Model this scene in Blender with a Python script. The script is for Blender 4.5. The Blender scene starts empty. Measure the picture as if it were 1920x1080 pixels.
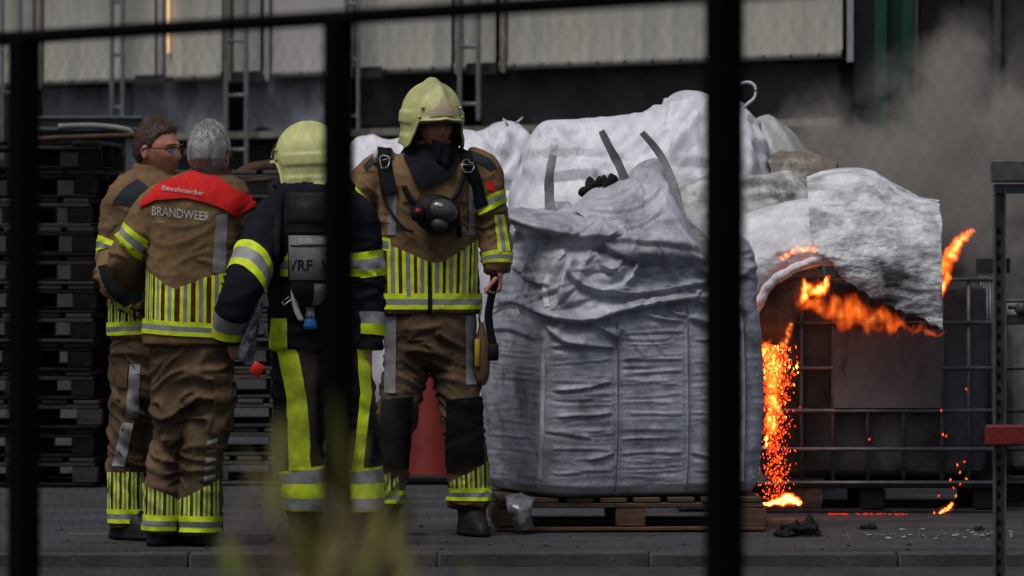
import bpy, bmesh, math, random
import numpy as np
from mathutils import Vector, Matrix
from mathutils.bvhtree import BVHTree
random.seed(7); np.random.seed(7)
scene = bpy.context.scene
C = scene.collection

# ------------------------------------------------------------------ camera
EYE, HORIZON, FPX = 1.3, 430.0, 11000.0       # eye height, horizon row and focal length (pixels of a 1920 wide frame)
cam_data = bpy.data.cameras.new('camera')
cam = bpy.data.objects.new('camera', cam_data); C.objects.link(cam)
cam.location = (0, 0, EYE); cam.rotation_euler = (math.radians(90), 0, 0)
cam_data.sensor_width = 36.0; cam_data.lens = FPX / 1920 * 36
cam_data.shift_y = -(540 - HORIZON) / 1920
cam_data.clip_end = 500
cam_data.dof.use_dof = True; cam_data.dof.focus_distance = 25.0; cam_data.dof.aperture_fstop = 5.0
scene.camera = cam

# ------------------------------------------------------------------ sky, sun, exposure
SUN_ELEV, SUN_ROT = math.radians(63), math.radians(216)
world = bpy.data.worlds.new('World'); scene.world = world; world.use_nodes = True
wn = world.node_tree.nodes; wl = world.node_tree.links
for n in list(wn): wn.remove(n)
sky = wn.new('ShaderNodeTexSky'); sky.sky_type = 'NISHITA'; sky.sun_disc = False
sky.sun_elevation = SUN_ELEV; sky.sun_rotation = SUN_ROT; sky.dust_density = 4.0; sky.air_density = 1.0
hsv = wn.new('ShaderNodeHueSaturation'); hsv.inputs['Saturation'].default_value = 0.55   # cloud cover greys the blue
bg = wn.new('ShaderNodeBackground'); bg.inputs['Strength'].default_value = 0.05
wo = wn.new('ShaderNodeOutputWorld')
wl.new(sky.outputs[0], hsv.inputs['Color']); wl.new(hsv.outputs[0], bg.inputs[0]); wl.new(bg.outputs[0], wo.inputs[0])
sun_d = bpy.data.lights.new('sun', 'SUN'); sun_d.energy = 1.3; sun_d.angle = math.radians(26); sun_d.color = (1.0, 0.96, 0.92)
sun = bpy.data.objects.new('sun', sun_d); C.objects.link(sun)
# high soft light from the camera side, a little from the left
sun.rotation_euler = Vector((0.26, 0.36, -0.9)).to_track_quat('-Z', 'Y').to_euler()
scene.view_settings.view_transform = 'Standard'; scene.view_settings.look = 'None'
scene.view_settings.exposure = 0.45; scene.view_settings.gamma = 1.0
scene.view_settings.use_curve_mapping = False
scene.cycles.use_denoising = True
scene.cycles.max_bounces = 6; scene.cycles.volume_bounces = 1; scene.cycles.transparent_max_bounces = 8
scene.cycles.sample_clamp_indirect = 4.0
scene.cycles.caustics_reflective = False; scene.cycles.caustics_refractive = False
scene.cycles.volume_step_rate = 2.0

# ------------------------------------------------------------------ helpers
def P(px, py, Y):
    "the real point at depth Y whose picture falls on a pixel of the 1920x1080 frame"
    return Vector(((px - 960) * Y / FPX, Y, EYE - (py - HORIZON) * Y / FPX))
def M(px, Y): return px * Y / FPX            # a length in pixels at depth Y, in metres

_g = np.random.RandomState(3)
_perm = np.tile(_g.permutation(256), 3)
_grad = _g.normal(size=(256, 3)); _grad /= np.linalg.norm(_grad, axis=1)[:, None]
def noise(p):
    "gradient noise, p (n,3) -> (n,), about -0.7..0.7"
    p = np.asarray(p, float); i = np.floor(p).astype(int); f = p - i; i &= 255
    w = f * f * f * (f * (f * 6 - 15) + 10); out = 0
    for dx in (0, 1):
        for dy in (0, 1):
            for dz in (0, 1):
                h = _perm[_perm[_perm[(i[:, 0] + dx) & 255] + ((i[:, 1] + dy) & 255)] + ((i[:, 2] + dz) & 255)]
                g = _grad[h]
                d = (g[:, 0] * (f[:, 0] - dx) + g[:, 1] * (f[:, 1] - dy) + g[:, 2] * (f[:, 2] - dz))
                wx = w[:, 0] if dx else 1 - w[:, 0]; wy = w[:, 1] if dy else 1 - w[:, 1]; wz = w[:, 2] if dz else 1 - w[:, 2]
                out = out + d * wx * wy * wz
    return out
def ridge(p): return 1 - np.minimum(1, np.abs(noise(p)) * 2.6)

def mesh_from(verts, faces, name='mesh', smooth=True, mats=None):
    me = bpy.data.meshes.new(name)
    me.from_pydata([tuple(v) for v in np.asarray(verts, float).tolist()], [], [list(map(int, f)) for f in faces])
    if smooth: me.polygons.foreach_set('use_smooth', [True] * len(me.polygons))
    me.update()
    return me
def link(name, me, mat=None, parent=None, loc=None):
    o = bpy.data.objects.new(name, me); C.objects.link(o)
    if mat is not None and me is not None and not me.materials: me.materials.append(mat)
    if parent is not None: o.parent = parent
    if loc is not None: o.location = loc
    return o
def tag(o, label=None, cat=None, group=None, kind=None):
    if label: o['label'] = label
    if cat: o['category'] = cat
    if group: o['group'] = group
    if kind: o['kind'] = kind
    return o
def empty(name, loc=(0, 0, 0), rz=0.0):
    o = bpy.data.objects.new(name, None); C.objects.link(o); o.location = loc; o.rotation_euler = (0, 0, rz)
    o.empty_display_size = 0.1
    return o
def copy_tree(o, parent=None):
    c = o.copy(); C.objects.link(c); c.parent = parent
    for ch in list(o.children): copy_tree(ch, c)
    return c

class Geo:
    "collects boxes, tubes, grids into one mesh"
    def __init__(s): s.v = []; s.f = []; s.m = []; s.n = 0
    def add(s, verts, faces, mi=0):
        verts = np.asarray(verts, float); s.v.append(verts)
        s.f += [[int(i) + s.n for i in f] for f in faces]; s.m += [mi] * len(faces); s.n += len(verts)
    def box(s, c, size, rot=None, bev=0.0, mi=0):
        h = np.array(size, float) / 2
        b = min(bev, h.min() * 0.8)
        if b > 0:
            bm = bmesh.new(); bmesh.ops.create_cube(bm, size=1.0)
            for v in bm.verts: v.co = Vector((v.co.x * 2 * h[0], v.co.y * 2 * h[1], v.co.z * 2 * h[2]))
            bmesh.ops.bevel(bm, geom=list(bm.edges), offset=b, segments=1, profile=0.5, affect='EDGES')
            bm.verts.index_update()
            vs = np.array([tuple(v.co) for v in bm.verts]); fs = [[v.index for v in f.verts] for f in bm.faces]; bm.free()
        else:
            vs = np.array([[x, y, z] for x in (-h[0], h[0]) for y in (-h[1], h[1]) for z in (-h[2], h[2])])
            fs = [(0, 1, 3, 2), (4, 6, 7, 5), (0, 4, 5, 1), (2, 3, 7, 6), (0, 2, 6, 4), (1, 5, 7, 3)]
        if rot is not None: vs = vs @ np.array(rot).T
        s.add(vs + np.array(c, float), fs, mi); return s
    def tube(s, pts, r, n=8, caps=True, mi=0, flat=1.0):
        pts = np.asarray([tuple(p) for p in pts], float); m = len(pts)
        r = np.full(m, r, float) if np.isscalar(r) else np.asarray(r, float)
        t = np.gradient(pts, axis=0); t /= np.linalg.norm(t, axis=1)[:, None] + 1e-12
        ref = np.array([0, 0, 1.0]) if abs(t[:, 2]).mean() < 0.8 else np.array([0, 1.0, 0])
        a = np.cross(t, ref); a /= np.linalg.norm(a, axis=1)[:, None] + 1e-12; b = np.cross(a, t)
        th = np.linspace(0, 2 * np.pi, n, endpoint=False)
        g = pts[:, None] + r[:, None, None] * (np.cos(th)[None, :, None] * a[:, None] + flat * np.sin(th)[None, :, None] * b[:, None])
        s.grid(g, True, caps, caps, mi); return s
    def grid(s, g, closed=False, cap0=False, cap1=False, mi=0):
        nv, nu = g.shape[:2]; k = np.arange(nv * nu).reshape(nv, nu); f = []
        U = nu if closed else nu - 1
        for j in range(nv - 1):
            for i in range(U):
                i2 = (i + 1) % nu; f.append((k[j, i], k[j, i2], k[j + 1, i2], k[j + 1, i]))
        if cap0: f.append(tuple(k[0][::-1]))
        if cap1: f.append(tuple(k[-1]))
        s.add(g.reshape(-1, 3), f, mi); return s
    def ball(s, c, rad, nu=16, nv=10, mi=0, rot=None):
        th = np.linspace(0, 2 * np.pi, nu, endpoint=False); ph = np.linspace(0.02, np.pi - 0.02, nv)
        g = np.stack([np.sin(ph)[:, None] * np.cos(th), np.sin(ph)[:, None] * np.sin(th), np.cos(ph)[:, None] * np.ones(nu)], -1)
        g = g * np.array(rad, float)
        if rot is not None: g = g @ np.array(rot).T
        s.grid(g + np.array(c, float), True, True, True, mi); return s
    def mesh(s, name='mesh', mats=None, smooth=True):
        me = mesh_from(np.concatenate(s.v), s.f, name, smooth)
        for m in (mats or []): me.materials.append(m)
        if any(s.m): me.polygons.foreach_set('material_index', s.m)
        return me
    def build(s, name, mats, parent=None, smooth=True, loc=None):
        mats = mats if isinstance(mats, (list, tuple)) else [mats]
        return link(name, s.mesh(name, mats, smooth), None, parent, loc)

def edge_smooth(o, ang=40):
    "flat faces with shaded soft edges"
    me = o.data
    me.polygons.foreach_set('use_smooth', [True] * len(me.polygons))
    try: me.set_sharp_from_angle(angle=math.radians(ang))
    except Exception: pass
    return o

def remesh(geo, voxel, smooth_it=4, fac=0.5, name='mesh'):
    "one continuous surface round everything collected in geo"
    me = geo.mesh('tmp'); o = bpy.data.objects.new('tmp', me); C.objects.link(o)
    m = o.modifiers.new('r', 'REMESH'); m.mode = 'VOXEL'; m.voxel_size = voxel; m.use_smooth_shade = True
    if smooth_it:
        sm = o.modifiers.new('s', 'SMOOTH'); sm.factor = fac; sm.iterations = smooth_it
    dg = bpy.context.evaluated_depsgraph_get(); dg.update()
    out = bpy.data.meshes.new_from_object(o.evaluated_get(dg)); out.name = name
    bpy.data.objects.remove(o); bpy.data.meshes.remove(me)
    out.polygons.foreach_set('use_smooth', [True] * len(out.polygons))
    return out
def arr(me):
    a = np.empty(len(me.vertices) * 3); me.vertices.foreach_get('co', a); return a.reshape(-1, 3)
def nrm(me):
    a = np.empty(len(me.vertices) * 3); me.vertex_normals.foreach_get('vector', a); return a.reshape(-1, 3)
def setco(me, a): me.vertices.foreach_set('co', np.ascontiguousarray(a).ravel()); me.update()
def bvh(me):
    return BVHTree.FromPolygons([v.co.copy() for v in me.vertices], [tuple(p.vertices) for p in me.polygons])
def cr(ys, n):
    "smooth curve through rows of ys, n samples"
    ys = np.asarray(ys, float); m = len(ys)
    if m == 2: return ys[0] + (ys[1] - ys[0]) * np.linspace(0, 1, n)[:, None]
    t = np.linspace(0, m - 1, n); i = np.minimum(t.astype(int), m - 2); f = (t - i)[:, None]
    p0 = ys[np.maximum(i - 1, 0)]; p1 = ys[i]; p2 = ys[i + 1]; p3 = ys[np.minimum(i + 2, m - 1)]
    return 0.5 * (2 * p1 + (p2 - p0) * f + (2 * p0 - 5 * p1 + 4 * p2 - p3) * f ** 2 + (3 * p1 - p0 - 3 * p2 + p3) * f ** 3)

# ------------------------------------------------------------------ materials
def material(name, col, col2=None, rough=0.8, scale=6.0, bump=0.0, bscale=60.0, metal=0.0, stretch=(1, 1, 1), detail=6.0,
             spec=0.3, lo=0.35, hi=0.65, sheen=0.0, stain=None, stain_scale=2.0, stain_lo=0.5, stain_hi=0.75, stain_stretch=(1, 1, 1), bdist=0.01):
    m = bpy.data.materials.new(name); m.use_nodes = True; nt = m.node_tree; N = nt.nodes; L = nt.links
    b = N['Principled BSDF']; b.inputs['Roughness'].default_value = rough; b.inputs['Metallic'].default_value = metal
    b.inputs['Specular IOR Level'].default_value = spec
    if sheen: b.inputs['Sheen Weight'].default_value = sheen
    if col2 is None: col2 = tuple(c * 0.72 for c in col)
    tc = N.new('ShaderNodeTexCoord'); mp = N.new('ShaderNodeMapping'); mp.inputs['Scale'].default_value = stretch
    L.new(tc.outputs['Object'], mp.inputs[0])
    nz = N.new('ShaderNodeTexNoise'); nz.inputs['Scale'].default_value = scale; nz.inputs['Detail'].default_value = detail
    nz.inputs['Roughness'].default_value = 0.65
    L.new(mp.outputs[0], nz.inputs['Vector'])
    rp = N.new('ShaderNodeValToRGB'); rp.color_ramp.elements[0].position = lo; rp.color_ramp.elements[1].position = hi
    rp.color_ramp.elements[0].color = (*col2, 1); rp.color_ramp.elements[1].color = (*col, 1)
    L.new(nz.outputs['Fac'], rp.inputs[0]); last = rp.outputs[0]
    if stain:
        mp2 = N.new('ShaderNodeMapping'); mp2.inputs['Scale'].default_value = stain_stretch; mp2.inputs['Location'].default_value = (3.1, 1.7, 5.3)
        L.new(tc.outputs['Object'], mp2.inputs[0])
        n2 = N.new('ShaderNodeTexNoise'); n2.inputs['Scale'].default_value = stain_scale; n2.inputs['Detail'].default_value = 8; n2.inputs['Roughness'].default_value = 0.7
        L.new(mp2.outputs[0], n2.inputs['Vector'])
        mr = N.new('ShaderNodeMapRange'); mr.inputs['From Min'].default_value = stain_lo; mr.inputs['From Max'].default_value = stain_hi
        L.new(n2.outputs['Fac'], mr.inputs[0])
        mx = N.new('ShaderNodeMix'); mx.data_type = 'RGBA'; L.new(mr.outputs[0], mx.inputs['Factor'])
        L.new(last, mx.inputs['A']); mx.inputs['B'].default_value = (*stain, 1); last = mx.outputs['Result']
    L.new(last, b.inputs['Base Color'])
    if bump:
        nb = N.new('ShaderNodeTexNoise'); nb.inputs['Scale'].default_value = bscale; nb.inputs['Detail'].default_value = 5
        L.new(mp.outputs[0], nb.inputs['Vector'])
        bp = N.new('ShaderNodeBump'); bp.inputs['Strength'].default_value = bump; bp.inputs['Distance'].default_value = bdist
        L.new(nb.outputs['Fac'], bp.inputs['Height']); L.new(bp.outputs[0], b.inputs['Normal'])
    return m
def emitter(name, col, strength):
    m = bpy.data.materials.new(name); m.use_nodes = True; N = m.node_tree.nodes; L = m.node_tree.links
    for n in list(N): N.remove(n)
    e = N.new('ShaderNodeEmission'); e.inputs[0].default_value = (*col, 1); e.inputs[1].default_value = strength
    o = N.new('ShaderNodeOutputMaterial'); L.new(e.outputs[0], o.inputs[0]); return m

MT = dict(
    brown=material('tan_turnout_cloth', (0.225, 0.142, 0.074), (0.155, 0.097, 0.050), 0.95, 5, 0.25, 220, spec=.1, stain=(0.075, 0.05, 0.032), stain_scale=4, stain_lo=0.5, stain_hi=0.8),
    brown2=material('dark_tan_trouser_cloth', (0.150, 0.100, 0.060), (0.100, 0.066, 0.040), 0.95, 5, 0.25, 220, spec=.1, stain=(0.05, 0.035, 0.024), stain_scale=4, stain_lo=0.48, stain_hi=0.75),
    navy=material('navy_turnout_cloth', (0.016, 0.018, 0.024), (0.009, 0.010, 0.014), 0.95, 6, 0.25, 220, spec=.06),
    black=material('black_padding', (0.013, 0.015, 0.018), (0.008, 0.009, 0.011), 0.9, 8, 0.3, 180, spec=.08),
    navypatch=material('dark_shoulder_patch', (0.02, 0.027, 0.034), (0.013, 0.018, 0.023), 0.8, 8, 0.2, 150),
    yellow=material('lime_yellow_tape', (0.70, 0.88, 0.02), (0.60, 0.76, 0.016), 0.6, 9, 0.15, 120, stain=(0.30, 0.32, 0.05), stain_scale=9, stain_lo=0.5, stain_hi=0.8),
    silver=material('silver_reflective_tape', (0.30, 0.31, 0.325), (0.21, 0.22, 0.23), 0.5, 10, 0.1, 120, metal=0.15, stain=(0.16, 0.15, 0.13), stain_scale=6, stain_lo=0.55, stain_hi=0.9),
    redyoke=material('red_yoke_cloth', (0.62, 0.013, 0.010), (0.50, 0.009, 0.008), 0.8, 8, 0.2, 150),
    maroon=material('maroon_cloth', (0.09, 0.022, 0.016), (0.06, 0.016, 0.012), 0.9, 8),
    print=material('pale_print', (0.50, 0.50, 0.49), (0.30, 0.29, 0.27), 0.6, 40, stain=(.26, .17, .10), stain_scale=16, stain_lo=.52, stain_hi=.7),
    skin=material('skin', (0.46, 0.20, 0.13), (0.36, 0.14, 0.09), 0.55, 14, 0.08, 200, spec=0.4),
    hairbrown=material('brown_hair', (0.085, 0.042, 0.022), (0.032, 0.016, 0.010), 0.6, 40, 0.6, 90, stretch=(1, 1, .25), spec=0.4),
    hairgrey=material('grey_hair', (0.40, 0.39, 0.39), (0.16, 0.155, 0.15), 0.6, 40, 0.6, 90, stretch=(1, 1, .25), spec=0.4),
    helmet=material('pale_lime_helmet_shell', (0.60, 0.62, 0.27), (0.47, 0.48, 0.20), 0.5, 7, 0.06, 40, stain=(0.24, 0.22, 0.11), stain_scale=7, stain_lo=0.5, stain_hi=0.74, spec=0.35),
    helmetplate=material('worn_helmet_plate', (0.56, 0.45, 0.32), (0.42, 0.34, 0.24), 0.4, 12),
    rubber=material('black_rubber', (0.012, 0.012, 0.013), (0.007, 0.007, 0.008), 0.6, 10, spec=.15),
    visor=material('smoked_visor', (0.07, 0.075, 0.08), (0.05, 0.052, 0.056), 0.15, 10, spec=0.6),
    steel=material('worn_steel', (0.34, 0.34, 0.34), (0.2, 0.2, 0.2), 0.35, 14, metal=0.7),
    darksteel=material('dark_steel', (0.055, 0.058, 0.06), (0.03, 0.032, 0.034), 0.55, 10, 0.1, 60, metal=0.4),
    brass=material('gold_metal', (0.75, 0.58, 0.25), (0.6, 0.45, 0.2), 0.2, 14, metal=1.0),
    boot=material('black_boot_leather', (0.011, 0.011, 0.011), (0.007, 0.007, 0.007), 0.6, 12, 0.2, 100),
    white=material('white_webbing', (0.62, 0.62, 0.63), (0.45, 0.45, 0.46), 0.7, 30),
    blue=material('blue_knob', (0.02, 0.14, 0.42), (0.014, 0.10, 0.30), 0.4, 20),
    red=material('red_plastic', (0.50, 0.02, 0.016), (0.40, 0.016, 0.013), 0.45, 12),
)
# ------------------------------------------------------------------ ground
ASPHALT = material('yard_asphalt', (0.060, 0.058, 0.066), (0.030, 0.0295, 0.034), 0.8, 3, 0.5, 90, detail=10, stain=(0.020, 0.020, 0.023), stain_scale=1.1, stain_lo=0.46, stain_hi=0.66, stain_stretch=(0.35, 2.2, 1))
ROAD = material('road_asphalt', (0.040, 0.041, 0.046), (0.022, 0.0225, 0.026), 0.85, 4, 0.5, 90, detail=10)
CONC = material('kerb_concrete', (0.066, 0.064, 0.063), (0.034, 0.033, 0.033), 0.85, 5, 0.4, 50, detail=8, stain=(0.03, 0.03, 0.03), stain_scale=1.6)
KY = 23.55
def sheet(name, x0, x1, y0, y1, z, nx, ny, mat, amp=0.004):
    xs = np.linspace(x0, x1, nx); ys = np.linspace(y0, y1, ny); X, Yg = np.meshgrid(xs, ys)
    p = np.stack([X, Yg, np.full_like(X, z)], -1); q = p.reshape(-1, 3)
    q[:, 2] += noise(q * 0.6 + 0.37) * amp
    G = Geo(); G.grid(q.reshape(ny, nx, 3)); o = G.build(name, mat); tag(o, kind='structure'); return o
YARD = sheet('yard_ground', -60, 60, KY + 0.12, 120, -0.003, 60, 160, ASPHALT, 0.003)
G = Geo(); _rs = np.random.RandomState(12)
for _ in range(520):      # grit and crumbs of asphalt
    yy = 23.7 + 7 * _rs.rand() ** 1.6; xx = _rs.uniform(-2.4, 2.6); r_ = .002 + .007 * _rs.rand() ** 3; G.ball((xx, yy, r_ * .2), (r_ * 1.3, r_, r_ * .6), 6, 4)
o = G.build('grit', [material('dark_grit', (.07, .068, .066), (.02, .02, .02), .9, 30)]); tag(o, 'fine dark grit strewn over the yard', 'grit', kind='stuff')
sheet('road', -60, 60, -20, KY - 0.004, -0.055, 60, 60, ROAD, 0.004)
# ------------------------------------------------------------------ people: tools
class Loft:
    "a limb, trunk or sleeve: rows (px, py, depth offset m, half width px, half depth m), listed from the top down"
    def __init__(s, rows, Y, nv=60, nu=48, exp=2.0, level=False):
        R = []
        for px, py, dy, rx, ry in rows:
            p = P(px, py, Y); R.append((p.x, Y + dy, p.z, M(rx, Y), ry))
        c = cr(R, nv); s.Y = Y; s.c = c[:, :3]; s.r = np.maximum(c[:, 3:], 0.004)
        t = np.gradient(s.c, axis=0); t /= np.linalg.norm(t, axis=1)[:, None]
        if level: t = np.tile([0, 0, -1.0], (nv, 1))
        a = np.cross(t, [0, 1.0, 0]); a /= np.linalg.norm(a, axis=1)[:, None]; b = np.cross(a, t)
        s.a, s.b = a, b
        th = np.linspace(0, 2 * np.pi, nu, endpoint=False); e = 2 / exp
        ca = np.sign(np.cos(th)) * np.abs(np.cos(th)) ** e; sa = np.sign(np.sin(th)) * np.abs(np.sin(th)) ** e
        s.e = e; s.g = s.ring(np.arange(nv), ca, sa)
    def ring(s, j, ca, sa, k=1.0):
        return s.c[j][:, None] + k * (s.r[j, 0][:, None, None] * ca[None, :, None] * s.a[j][:, None] + s.r[j, 1][:, None, None] * sa[None, :, None] * s.b[j][:, None])
    def add(s, geo, shrink=0.0):
        if shrink:
            n = s.g - s.c[:, None]; L = np.linalg.norm(n, axis=2, keepdims=True)
            g = s.c[:, None] + n * np.maximum(0.35, (L - shrink) / L)
        else: g = s.g
        geo.grid(g, True, True, True)
    def v(s, px, py):
        p = P(px, py, s.Y); d = (s.c[:, 0] - p.x) ** 2 + (s.c[:, 2] - p.z) ** 2
        return float(np.argmin(d))
    def sample(s, u, v):
        "u in turns (0.75 faces the camera), v in row units -> point, outward direction"
        j = np.clip(np.floor(v).astype(int), 0, len(s.c) - 2); f = (v - j)[:, None]
        L = lambda A: A[j] * (1 - f) + A[j + 1] * f
        c, a, b, r = L(s.c), L(s.a), L(s.b), L(s.r); th = 2 * np.pi * u
        ca = np.sign(np.cos(th)) * np.abs(np.cos(th)) ** s.e; sa = np.sign(np.sin(th)) * np.abs(np.sin(th)) ** s.e
        d = r[:, :1] * ca[:, None] * a + r[:, 1:] * sa[:, None] * b
        return c + d, d / (np.linalg.norm(d, axis=1)[:, None] + 1e-9)

def stick(bv, p, n, off, reach=0.035):
    "put a point on the cloth below it, off metres proud"
    p = Vector(p); n = Vector(n)
    h = bv.ray_cast(p + n * reach, -n, reach * 2.2)
    if h[0] is None or h[1].dot(n) < 0.2: return p - n * 0.01
    return h[0] + n * off
def band(loft, bv, v0, v1, spec, u0=0.0, u1=1.0, off=0.004, nu=56, sub=2, tilt=0.0):
    "tape round a loft between rows v0 and v1, spec [(width, material index)]"
    tot = sum(w for w, _ in spec); G = Geo(); a = 0
    us = np.linspace(u0, u1, nu)
    for w, mi in spec:
        b = a + w / tot; g = []
        for q in np.linspace(a, b, sub + 1):
            vv = np.full(nu, v0 + (v1 - v0) * q) + tilt * np.cos(2 * np.pi * us)
            pts, nn = loft.sample(us, vv)
            g.append([tuple(stick(bv, p, n, off)) for p, n in zip(pts, nn)])
        G.grid(np.array(g), mi=mi); a = b
    return G
def pline(pts, n):
    pts = np.asarray(pts, float)
    if len(pts) == 2: return pts[0] + (pts[1] - pts[0]) * np.linspace(0, 1, n)[:, None]
    d = np.r_[0, np.cumsum(np.linalg.norm(np.diff(pts, axis=0), axis=1))]; t = np.linspace(0, d[-1], n)
    return np.stack([np.interp(t, d, pts[:, 0]), np.interp(t, d, pts[:, 1])], 1)
def front_hit(bv, px, py, Y, off):
    p = P(px, py, Y); o = Vector((p.x, Y - 1.2, p.z))
    h = bv.ray_cast(o, Vector((0, 1, 0)), 2.4)
    if h[0] is None:
        q = bv.find_nearest(Vector((p.x, Y - 0.05, p.z)))
        return q[0] + q[1] * off
    n = h[1]; n = (n + Vector((0, -0.6, 0))).normalized()
    return h[0] + n * off
def decal(bv, Y, top, bot, nu=8, nv=10, off=0.004, mi=0, G=None):
    "a patch of cloth or tape sewn on, between two edges traced in pixels"
    G = G or Geo(); a = pline(top, nu); b = pline(bot, nu); g = []
    for t in np.linspace(0, 1, nv):
        r = a * (1 - t) + b * t
        g.append([tuple(front_hit(bv, x, y, Y, off)) for x, y in r])
    G.grid(np.array(g), mi=mi); return G
def strap(bv, Y, path, w, off=0.008, thick=0.006, n=24, G=None, mi=0):
    "a webbing strap lying on the cloth along a path in pixels"
    G = G or Geo(); p = cr(np.asarray(path, float), n); hw = M(w, Y) / 2
    q = np.array([tuple(front_hit(bv, x, y, Y, off)) for x, y in p])
    for _ in range(2): q[1:-1] = (q[:-2] + 2 * q[1:-1] + q[2:]) / 4
    t = np.gradient(q, axis=0); t /= np.linalg.norm(t, axis=1)[:, None]
    s = np.cross(t, [0, 1.0, 0]); s /= np.linalg.norm(s, axis=1)[:, None] + 1e-9; b = np.array([0, -1.0, 0])
    g = np.stack([q - s * hw, q - s * hw + b * thick, q + s * hw + b * thick, q + s * hw], 1)
    G.grid(g, True, True, True, mi); return G
def text_geo(body, bv, Y, x0, y0, w, h, slope=0.0, off=0.007, bold=0.0, shear=0.0, rot=0.0):
    "lettering: left foot at (x0,y0) pixels, w wide, capitals h high, printed on the cloth"
    cu = bpy.data.curves.new('lettering', 'FONT'); cu.body = body; cu.offset = bold; cu.resolution_u = 3
    o = bpy.data.objects.new('tmp', cu); C.objects.link(o)
    dg = bpy.context.evaluated_depsgraph_get(); dg.update()
    me = bpy.data.meshes.new_from_object(o.evaluated_get(dg)); bpy.data.objects.remove(o)
    a = arr(me); fs = [tuple(p.vertices) for p in me.polygons]
    sx = w / (a[:, 0].max() - a[:, 0].min()); lx = a[:, 0].min(); sy = h / max(0.5, a[:, 1].max())
    G = Geo(); out = []
    cr_, sr_ = math.cos(rot), math.sin(rot)
    for x, y, _ in a:
        u, v = (x - lx) * sx, -y * sy
        px = x0 + u * cr_ - v * sr_; py = y0 + u * sr_ + v * cr_ + slope * u
        out.append(tuple(front_hit(bv, px, py, Y, off)))
    G.add(out, [f[::-1] for f in fs]); return G
def sub_smooth(g):   # small helper for decals that must look soft
    return g

def head_points(nu=64, nv=48, wide=1.0, jaw=1.0):
    "a head, front towards -Y, centre at mid height"
    th = np.linspace(0, 2 * np.pi, nu, endpoint=False); ph = np.linspace(0.03, np.pi - 0.03, nv)
    x = np.sin(ph)[:, None] * np.cos(th); y = np.sin(ph)[:, None] * np.sin(th); z = np.cos(ph)[:, None] * np.ones(nu)
    low = np.clip((-z - 0.15) / 0.85, 0, 1)
    X = 0.077 * wide * x * (1 - 0.33 * low * jaw); Z = 0.120 * z
    Yc = np.where(y < 0, 0.096 * y * (1 + 0.05 * low), 0.104 * y * (1 - 0.45 * low ** 0.8))
    Yc = Yc - 0.012 * low
    fr = np.clip(-y, 0, 1) ** 2
    G = lambda cx, cz, wx, wz: np.exp(-((X - cx) / wx) ** 2 - ((Z - cz) / wz) ** 2) * (y < 0)
    d = 0.026 * G(0, -0.022, 0.013, 0.020) + 0.013 * G(0, 0.008, 0.011, 0.024) + 0.008 * G(0.03, 0.032, 0.026, 0.010) + 0.008 * G(-0.03, 0.032, 0.026, 0.010)
    d = d - 0.011 * G(0.031, 0.010, 0.016, 0.012) - 0.011 * G(-0.031, 0.010, 0.016, 0.012) + 0.007 * G(0, -0.058, 0.022, 0.007) + 0.006 * G(0, -0.070, 0.019, 0.006) - 0.005 * G(0, -0.064, 0.022, 0.003)
    d = d + 0.010 * G(0, -0.100, 0.022, 0.018) + 0.004 * G(0.045, -0.018, 0.018, 0.016) + 0.004 * G(-0.045, -0.018, 0.018, 0.016)
    return np.stack([X, Yc - d, Z], -1)
def rotz(a): return np.array([[math.cos(a), -math.sin(a), 0], [math.sin(a), math.cos(a), 0], [0, 0, 1.0]])
def rotx(a): return np.array([[1.0, 0, 0], [0, math.cos(a), -math.sin(a)], [0, math.sin(a), math.cos(a)]])
def head_xform(yaw, pitch=0.0): return rotz(math.radians(yaw)) @ rotx(math.radians(pitch))
def add_head(G, c, Rm, sc=1.0, wide=1.0):
    c = np.array(c); G.grid((head_points(wide=wide) * sc) @ Rm.T + c, True, True, True)
    for s in (-1, 1):   # ears
        th = np.linspace(0, 2 * np.pi, 14, endpoint=False)
        g = []
        for r, dx in ((0.4, -0.004), (1.0, 0.0), (1.02, 0.006), (0.75, 0.011), (0.45, 0.007)):
            g.append(np.stack([np.full(14, s * (0.077 * wide + dx)), 0.014 + 0.017 * r * np.cos(th) + 0.004 * np.sin(th), -0.002 + 0.031 * r * np.sin(th)], 1))
        g = np.array(g) if s < 0 else np.array(g)[:, ::-1]
        G.grid((g * sc) @ Rm.T + c, True, True, True)
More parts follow.
